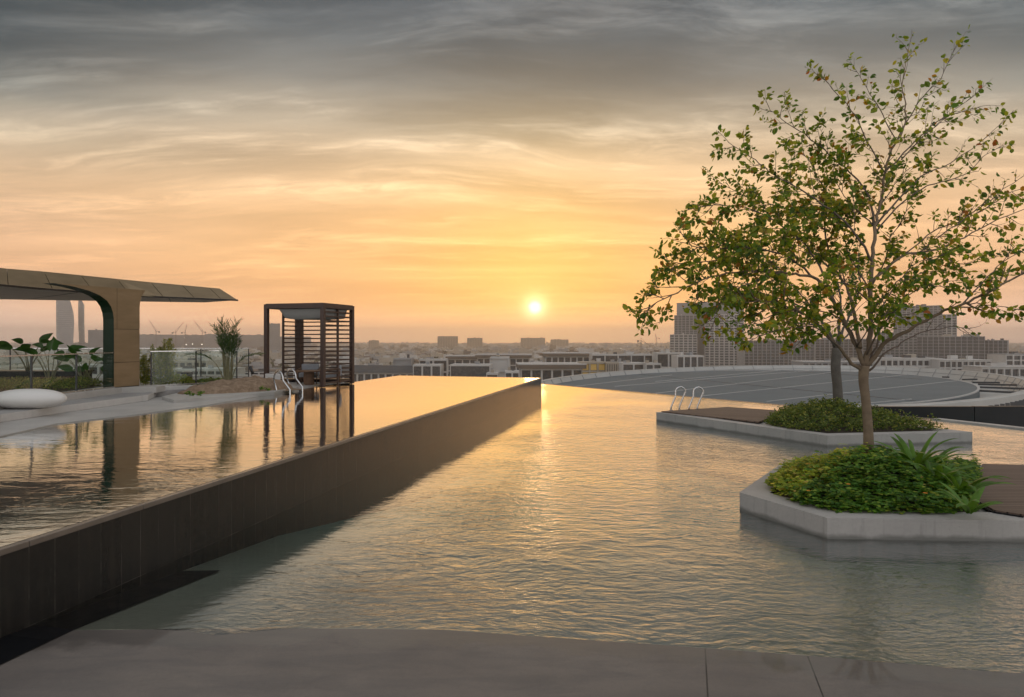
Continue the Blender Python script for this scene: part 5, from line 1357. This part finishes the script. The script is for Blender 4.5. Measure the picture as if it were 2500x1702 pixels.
# tower pair in the haze at the far left
def twin(name, label, prof, D, dep, floors, seed):
    t_ = empty(name, (0, D, GZ), 0, label, 'tower', 'hazy towers at the far left')
    b = MB(); n = len(prof)
    rows = [(((a - CX) / F * D), ((c - CX) / F * D), CH + (HY - y) / F * D - GZ) for a, c, y in prof]
    for a, c, z in rows: k_ = (D + dep) / D; b.v += [(a, 0, z), (c, 0, z), (c * k_ - 1, dep, z), (a * k_ + 1, dep, z)]
    for i in range(n - 1):
        for k in range(4): b.face((4 * i + k, 4 * i + (k + 1) % 4, 4 * i + 4 + (k + 1) % 4, 4 * i + 4 + k))
    b.face([4 * (n - 1) + k for k in range(4)]); b.build('shaft', 'city_grey', t_)
    b = MB(); zt_ = rows[-1][2]
    for f in range(int(zt_ / floors)):
        z = f * floors
        for i in range(n - 1):
            if rows[i][2] <= z <= rows[i + 1][2]:
                u = (z - rows[i][2]) / (rows[i + 1][2] - rows[i][2] + 1e-6); a = rows[i][0] + (rows[i + 1][0] - rows[i][0]) * u; c = rows[i][1] + (rows[i + 1][1] - rows[i][1]) * u
                b.box(a - .4, c + .4, -.5, -.02, z, z + .6)
    b.build('floor_slab', 'city_white', t_)
    random.seed(seed); b = MB()
    for _ in range(16):
        z = rnd(.3, .95) * zt_; a, c = rows[0][0], rows[0][1]; x = random.choice([a + 2, c - 3]) + rnd(-1, 1); b.box(x, x + .7, -.7, -.52, z, z + .6)
    b.build('work_light', 'lamp_glow', t_)
twin('tower', 'bulging hazy tower beneath the canopy at the far left', [(138, 179, 832 + 40), (138, 179, 832), (137, 181, 790), (137, 180, 768), (137, 176, 750), (137, 171, 733), (140, 170, 728)], 1350, 26, 4.0, 1)
twin('tower', 'slender hazy tower right beside the bulging one', [(193, 207, 832 + 40), (193, 207, 832), (191, 206, 790), (191, 206, 745), (191, 203, 740), (192, 199, 732)], 1380, 20, 4.0, 2)
HG = 'hazy blocks on the skyline'
for i, (x0, x1, yt, D, dep, cols, lb, wl) in enumerate([
    (215, 262, 806, 1250, 30, 6, 'plain grey cube building left of the bronze column', 'city_grey'),
    (90, 250, 838, 1500, 60, 14, 'wide podium under the two hazy towers', 'city_grey'),
    (338, 425, 817, 1900, 60, 10, 'long hazy block under the leftmost crane', 'city_grey'),
    (425, 500, 818, 1950, 60, 8, 'long hazy block in the middle of the crane row', 'city_grey'),
    (500, 560, 816, 1900, 60, 7, 'hazy block left of the palm top', 'city_grey'),
    (560, 660, 818, 2000, 60, 9, 'hazy block behind the palm', 'city_grey'),
    (655, 684, 790, 1500, 30, 4, 'taller hazy tower framed by the pergola', 'city_grey'),
    (684, 760, 822, 1900, 40, 8, 'wide hazy block seen through the pergola slats', 'city_grey'),
    (1068, 1118, 821, 2300, 60, 8, 'hazy flat-topped block left of the sun', 'city_cream'),
    (1140, 1178, 825, 2500, 60, 6, 'lower hazy block next to the flat-topped one, left of the sun', 'city_cream'),
    (1271, 1331, 825, 2700, 80, 8, 'hazy block straight under the sun', 'city_cream'),
    (1344, 1388, 829, 2700, 80, 6, 'hazy block just right of the sun', 'city_cream'),
    (900, 925, 831, 2300, 40, 5, 'small hazy block right of the pergola', 'city_cream')]):
    building('hazy_block', lb, x0, x1, yt, D, dep, 4.0, cols, wl, 'city_grey' if wl == 'city_grey' else 'city_brown', HG, 0, 1.6, 1.2, units=3 if dep > 30 else 1, seed=100 + i, proud=2.0, bays=False)
# cranes
def crane(px, py0, D, jib, label, luff=True):
    x = (px - CX) / F * D; z = CH + (HY - py0) / F * D
    t_ = empty('tower_crane', (x, D, GZ), 0, label, 'crane', 'tower cranes on the skyline'); m_ = MB(); top = z - GZ
    def lattice(b, p, q, w_, n):
        p = Vector(p); q = Vector(q); ax = (q - p).normalized(); sd = ax.cross(Vector((0, 1, 0))).normalized()
        for s_ in (-1, 1): b.bar(p + sd * s_ * w_ / 2, q + sd * s_ * w_ / 2, w_ * .22, w_ * .22)
        for i in range(n): a_ = p.lerp(q, i / n); c_ = p.lerp(q, (i + 1) / n); sg = 1 if i % 2 else -1; b.bar(a_ + sd * sg * w_ / 2, c_ - sd * sg * w_ / 2, w_ * .15, w_ * .15)
    sc = D / 1900
    b = MB(); lattice(b, (0, 0, 0), (0, 0, top), 2.6 * sc, 24); b.build('mast', 'crane_paint', t_)
    jx_ = (jib[0] - px) / F * D; jz = (py0 - jib[1]) / F * D
    b = MB(); lattice(b, (0, 0, top), (jx_, 0, top + jz), 1.8 * sc, 14); b.build('jib', 'crane_paint', t_)
    b = MB(); s_ = -1 if jx_ > 0 else 1; lattice(b, (0, 0, top), (s_ * 9 * sc, 0, top + 1), 2 * sc, 3); b.box(s_ * 9 * sc - 2, s_ * 9 * sc + 2, -1.5, 1.5, top - 3, top + 1); b.build('counterweight', 'crane_paint', t_)
    b = MB(); b.bar((0, 0, top + 8 * sc), (jx_ * .8, 0, top + jz * .8), .5 * sc, .5 * sc); b.bar((0, 0, top), (0, 0, top + 8 * sc), .9 * sc, .9 * sc); b.build('tie', 'crane_paint', t_)
crane(381, 810, 1850, (364, 781), 'leftmost crane on the skyline with steep jib, right of the bronze column')
crane(429, 812, 1880, (447, 788), 'crane with jib raised to the right, second of the row')
crane(452, 812, 1870, (456, 791), 'crane with almost upright jib, third of the row')
crane(494, 811, 1850, (474, 783), 'crane with jib raised to the left, nearest the palm')
crane(1565, 832, 1500, (1583, 841), 'thin crane on the skyline left of the left tower')
crane(1602, 826, 2400, (1600, 815), 'small distant crane just left of the left tower')

# villas: a few kinds, each copy its own thing
random.seed(99)
protos = []
for k in range(7):
    W_ = rnd(11, 19); Dp = rnd(10, 16); H_ = rnd(6.5, 9.5); b = MB(); wl = ['city_white', 'city_cream', 'city_white', 'city_cream', 'city_grey', 'city_white', 'city_cream'][k]
    b.use(wl); b.box(-W_ / 2, W_ / 2, 0, Dp, 0, H_); b.box(-W_ / 2 + rnd(0, 3), rnd(0, W_ / 3), 2, Dp - 2, H_, H_ + 2.8); b.box(-W_ / 2, W_ / 2, 0, .3, H_, H_ + .9); b.box(W_ * .15, W_ * .5, -3, 0, 0, H_ * .55)
    b.use('city_dark')
    for r in range(2):
        for c in range(4):
            xx = -W_ / 2 + W_ * (c + .3) / 4; b.box(xx, xx + W_ * .11, -.12, 0, 1.2 + r * 3.4, 2.9 + r * 3.4)
    if k in (3, 6): b.use('city_brown'); b.v += [(-W_ / 2 - .5, -.5, H_), (W_ / 2 + .5, -.5, H_), (W_ / 2 + .5, Dp + .5, H_), (-W_ / 2 - .5, Dp + .5, H_), (-W_ / 5, Dp / 2, H_ + 3.6), (W_ / 5, Dp / 2, H_ + 3.6)]; n0 = len(b.v) - 6; [b.face([n0 + i for i in f]) for f in ((0, 1, 5, 4), (1, 2, 5), (2, 3, 4, 5), (3, 0, 4))]
    o = b.build('villa'); protos.append(o)
used = [False] * 7
VL = ['white flat-roofed villa with two rows of windows in the hazy city', 'cream flat-roofed villa in the hazy city', 'broad white villa with roof room in the hazy city', 'cream villa with brown pitched roof in the hazy city', 'grey flat-roofed villa in the hazy city', 'small white villa with porch in the hazy city', 'cream villa with low brown hip roof in the hazy city']
VK = ['white flat-roofed villa', 'cream flat-roofed villa', 'broad white villa with roof room', 'cream villa with pitched roof', 'grey flat-roofed villa', 'small white villa with porch', 'cream hip-roofed villa']
PLACES = [(150, 'under the canopy'), (330, 'left of the bronze column'), (450, 'seen behind the bamboo'), (590, 'seen behind the palm'), (700, 'through the pergola opening'), (870, 'seen through the pergola slats'),
          (1000, 'just right of the pergola'), (1120, 'above the far pool edge'), (1250, 'left of the sun'), (1370, 'right under the sun'), (1500, 'right of the sun'), (1640, 'just left of the left tower'), (9999, 'at the right edge')]
def place_label(kind, px, D):
    pl = next(t_ for lim, t_ in PLACES if px < lim)
    dz_ = 'in the nearest rows' if D < 760 else 'in the second belt' if D < 1000 else 'halfway into the haze' if D < 1350 else 'deep in the haze'
    return kind + ' ' + pl + ', ' + dz_
def vis_band(D): return True
cnt = 0
D = 560.0
while cnt < 292 and D < 2600:
    half = .80 * D; x = -half + rnd(0, 20)
    while x < half and cnt < 292:
        px = CX + F * x / D
        hid = (1640 < px < 2480 and D > 380) or (px > 1620 and D < 700)
        if not hid and rnd(0, 1) < .62:
            k = random.randrange(7); o = protos[k]
            if used[k]: o = o.copy(); COL.objects.link(o)
            used[k] = True; o.location = (x, D + rnd(-12, 12), GZ); o.rotation_euler = (0, 0, rnd(-.5, .5) + random.choice([0, 0, 1.57])); s_ = rnd(.85, 1.25); o.scale = (s_, s_, rnd(.85, 1.5))
            tag(o, place_label(VK[k], px, D), 'house', ['white flat villas', 'cream flat villas', 'broad white villas', 'cream pitched villas', 'grey flat villas', 'small white villas', 'cream hip-roofed villas'][k] + ' of the city'); cnt += 1
        x += rnd(24, 46) * (1 + D / 2600)
    D += rnd(36, 60) * (.6 + D / 1100)
for k in range(7):
    if not used[k]: bpy.data.objects.remove(protos[k])
# the houses beyond, too many to count
VP = {}
for o in bpy.data.objects:
    if o.get('category') == 'house':
        for kk in (-1, 0, 1): VP.setdefault(int(o.location.y / 50) + kk, []).append((o.location.x, o.location.y))
random.seed(5); b = MB()
for q_ in range(8200):
    D = 1300 + 4000 * rnd(0, 1) ** 1.25 if q_ > 3200 else 640 + 700 * rnd(0, 1) ** .8; x = rnd(-.85, .85) * D; px = CX + F * x / D
    if px > 1640 and D < 2200 and px < 2480: continue
    if D < 1300 and any(abs(x + 8 - vx) < 20 and abs(D - vy) < 24 for vx, vy in VP.get(int(D / 50), [])): continue
    b.use(random.choice(['city_white', 'city_cream', 'city_cream', 'city_grey', 'city_brown'])); w_ = rnd(10, 30); h_ = rnd(5, 13) * (1.6 if rnd(0, 1) < .08 else 1); b.box(x, x + w_, D, D + rnd(10, 20), GZ, GZ + h_); x2 = x + rnd(0, w_ * .5); b.box(x2, x2 + w_ * .35, D + 2, D + 8, GZ + h_, GZ + h_ + 2.6)
tag(b.build('distant_houses'), 'mass of low hazy houses out to the horizon', 'houses', kind='stuff')
# trees of the city: one crown and trunk per kind, copied
random.seed(17)
def city_tree(seed, r, h_):
    random.seed(seed); t_ = empty('city_tree', (0, 0, GZ)); b = MB(); b.tube([(0, 0, 0), (.2, 0, h_ * .35), (0, .2, h_ * .6)], [.35, .28, .15], 6); b.build('trunk', 'far_bark', t_)
    b = MB(); cl = [(Vector((rnd(-.6, .6) * r, rnd(-.6, .6) * r, h_ * rnd(.45, .85))), rnd(.35, .6) * r) for _ in range(9)]
    for c_, cr in cl:
        for _ in range(46): p = c_ + rvec() * cr * rnd(.6, 1.05); b.leaf(p, rvec(), rvec(), .42 * r * rnd(.5, 1), .30 * r)
    b.build('crown', 'city_leaf', t_); return t_
tk = [city_tree(1, 4.5, 9), city_tree(2, 6, 11), city_tree(3, 3.5, 8)]; first = [True] * 3
TL = ['medium dark tree among the hazy villas', 'broad dark tree among the hazy villas', 'small dark tree among the hazy villas']
cnt = 0; D = 520.0; random.seed(71)
while cnt < 280 and D < 2000:
    x = -.8 * D + rnd(0, 25)
    while x < .8 * D and cnt < 280:
        px = CX + F * x / D
        if not (px > 1625 and D > 480 and px < 2480) and mn.noise(Vector((x * .006, D * .006, 0))) > -.08:
            k = random.randrange(3); o = tk[k] if first[k] else copy_tree(tk[k]); first[k] = False
            o.location = (x, D + rnd(-15, 15), GZ); s_ = rnd(.8, 1.4); o.scale = (s_, s_, s_ * rnd(.8, 1.1)); o.rotation_euler = (0, 0, rnd(0, 6))
            tag(o, place_label(['medium dark tree', 'broad dark tree', 'small dark tree'][k], px, D), 'tree', ['medium', 'broad', 'small'][k] + ' trees of the city'); cnt += 1
        x += rnd(14, 40) * (1 + D / 2600)
    D += rnd(30, 55) * (.6 + D / 1000)
random.seed(41); b = MB()
for _ in range(1500):
    D = 680 + 4200 * rnd(0, 1) ** 1.5; x = rnd(-.85, .85) * D; r = rnd(4, 11)
    if 1640 < CX + F * x / D < 2480 and D < 2200: continue
    for _ in range(16): p = Vector((x, D, GZ + 5)) + Vector((rnd(-1, 1) * r * 1.6, rnd(-1, 1) * r, rnd(-2, 4.5))); b.leaf(p, rvec(), rvec(), r * .6, r * .5)
tag(b.build('distant_trees', 'city_leaf'), 'scattered dark tree masses of the far hazy city', 'trees', kind='stuff')
# floodlights and lamps far away
for i, (px, py, D, r) in enumerate([(455, 841.5, 1500, 1.7), (470, 840, 1500, 1.5), (493, 841, 1500, 1.9), (450, 823, 1890, 1.0), (1516, 851, 1100, .8), (74, 822, 1500, 1.3), (132, 832, 1480, 1.0), (150, 832, 1480, .9), (177, 831, 1480, 1.0), (1052, 834, 2200, 1.2)]):
    x, y, z = PD(px, py, D); t_ = empty('floodlight', (x, y, GZ), 0, ['leftmost of three bright floodlights seen between column and palm', 'middle of three bright floodlights seen between column and palm', 'rightmost of three bright floodlights, nearest the palm', 'faint lamp above the three floodlights left of the palm', 'tiny bright lamp above the white-framed block right of the sun',
     'faint lamp in the haze at the far left under the canopy', 'lamp at the left foot of the bulging hazy tower', 'lamp at the middle foot of the bulging hazy tower', 'lamp at the right foot of the bulging hazy tower', 'tiny lamp beside the flat-topped hazy block left of the sun'][i], 'lamp', 'distant lamps in the haze')
    b = MB(); b.tube([(0, 0, 0), (0, 0, z - GZ)], .15, 6); b.build('pole', 'crane_paint', t_)
    b = MB(); ellipsoid(b, (0, -.3, z - GZ), r, r * .6, r * .6, 10, 6); b.build('lamp', 'lamp_glow', t_)

# ------------------------------------------------------------------ haze
mt, t = mat('haze')
pv = t.n('ShaderNodeVolumePrincipled'); pv.inputs['Color'].default_value = (0.99, 0.965, 0.95, 1); pv.inputs['Density'].default_value = HAZE_D if 'HAZE_D' in globals() else 2.8e-4
pv.inputs['Anisotropy'].default_value = 0.75
out(t, None, pv.outputs[0])
b = MB(); b.box(-7500, 7500, -100, 5500, GZ - 1, 84)
hz = b.build('haze', 'haze'); hz['kind'] = 'stuff'; hz['label'] = 'pale dusty haze over the city'; hz['category'] = 'haze'
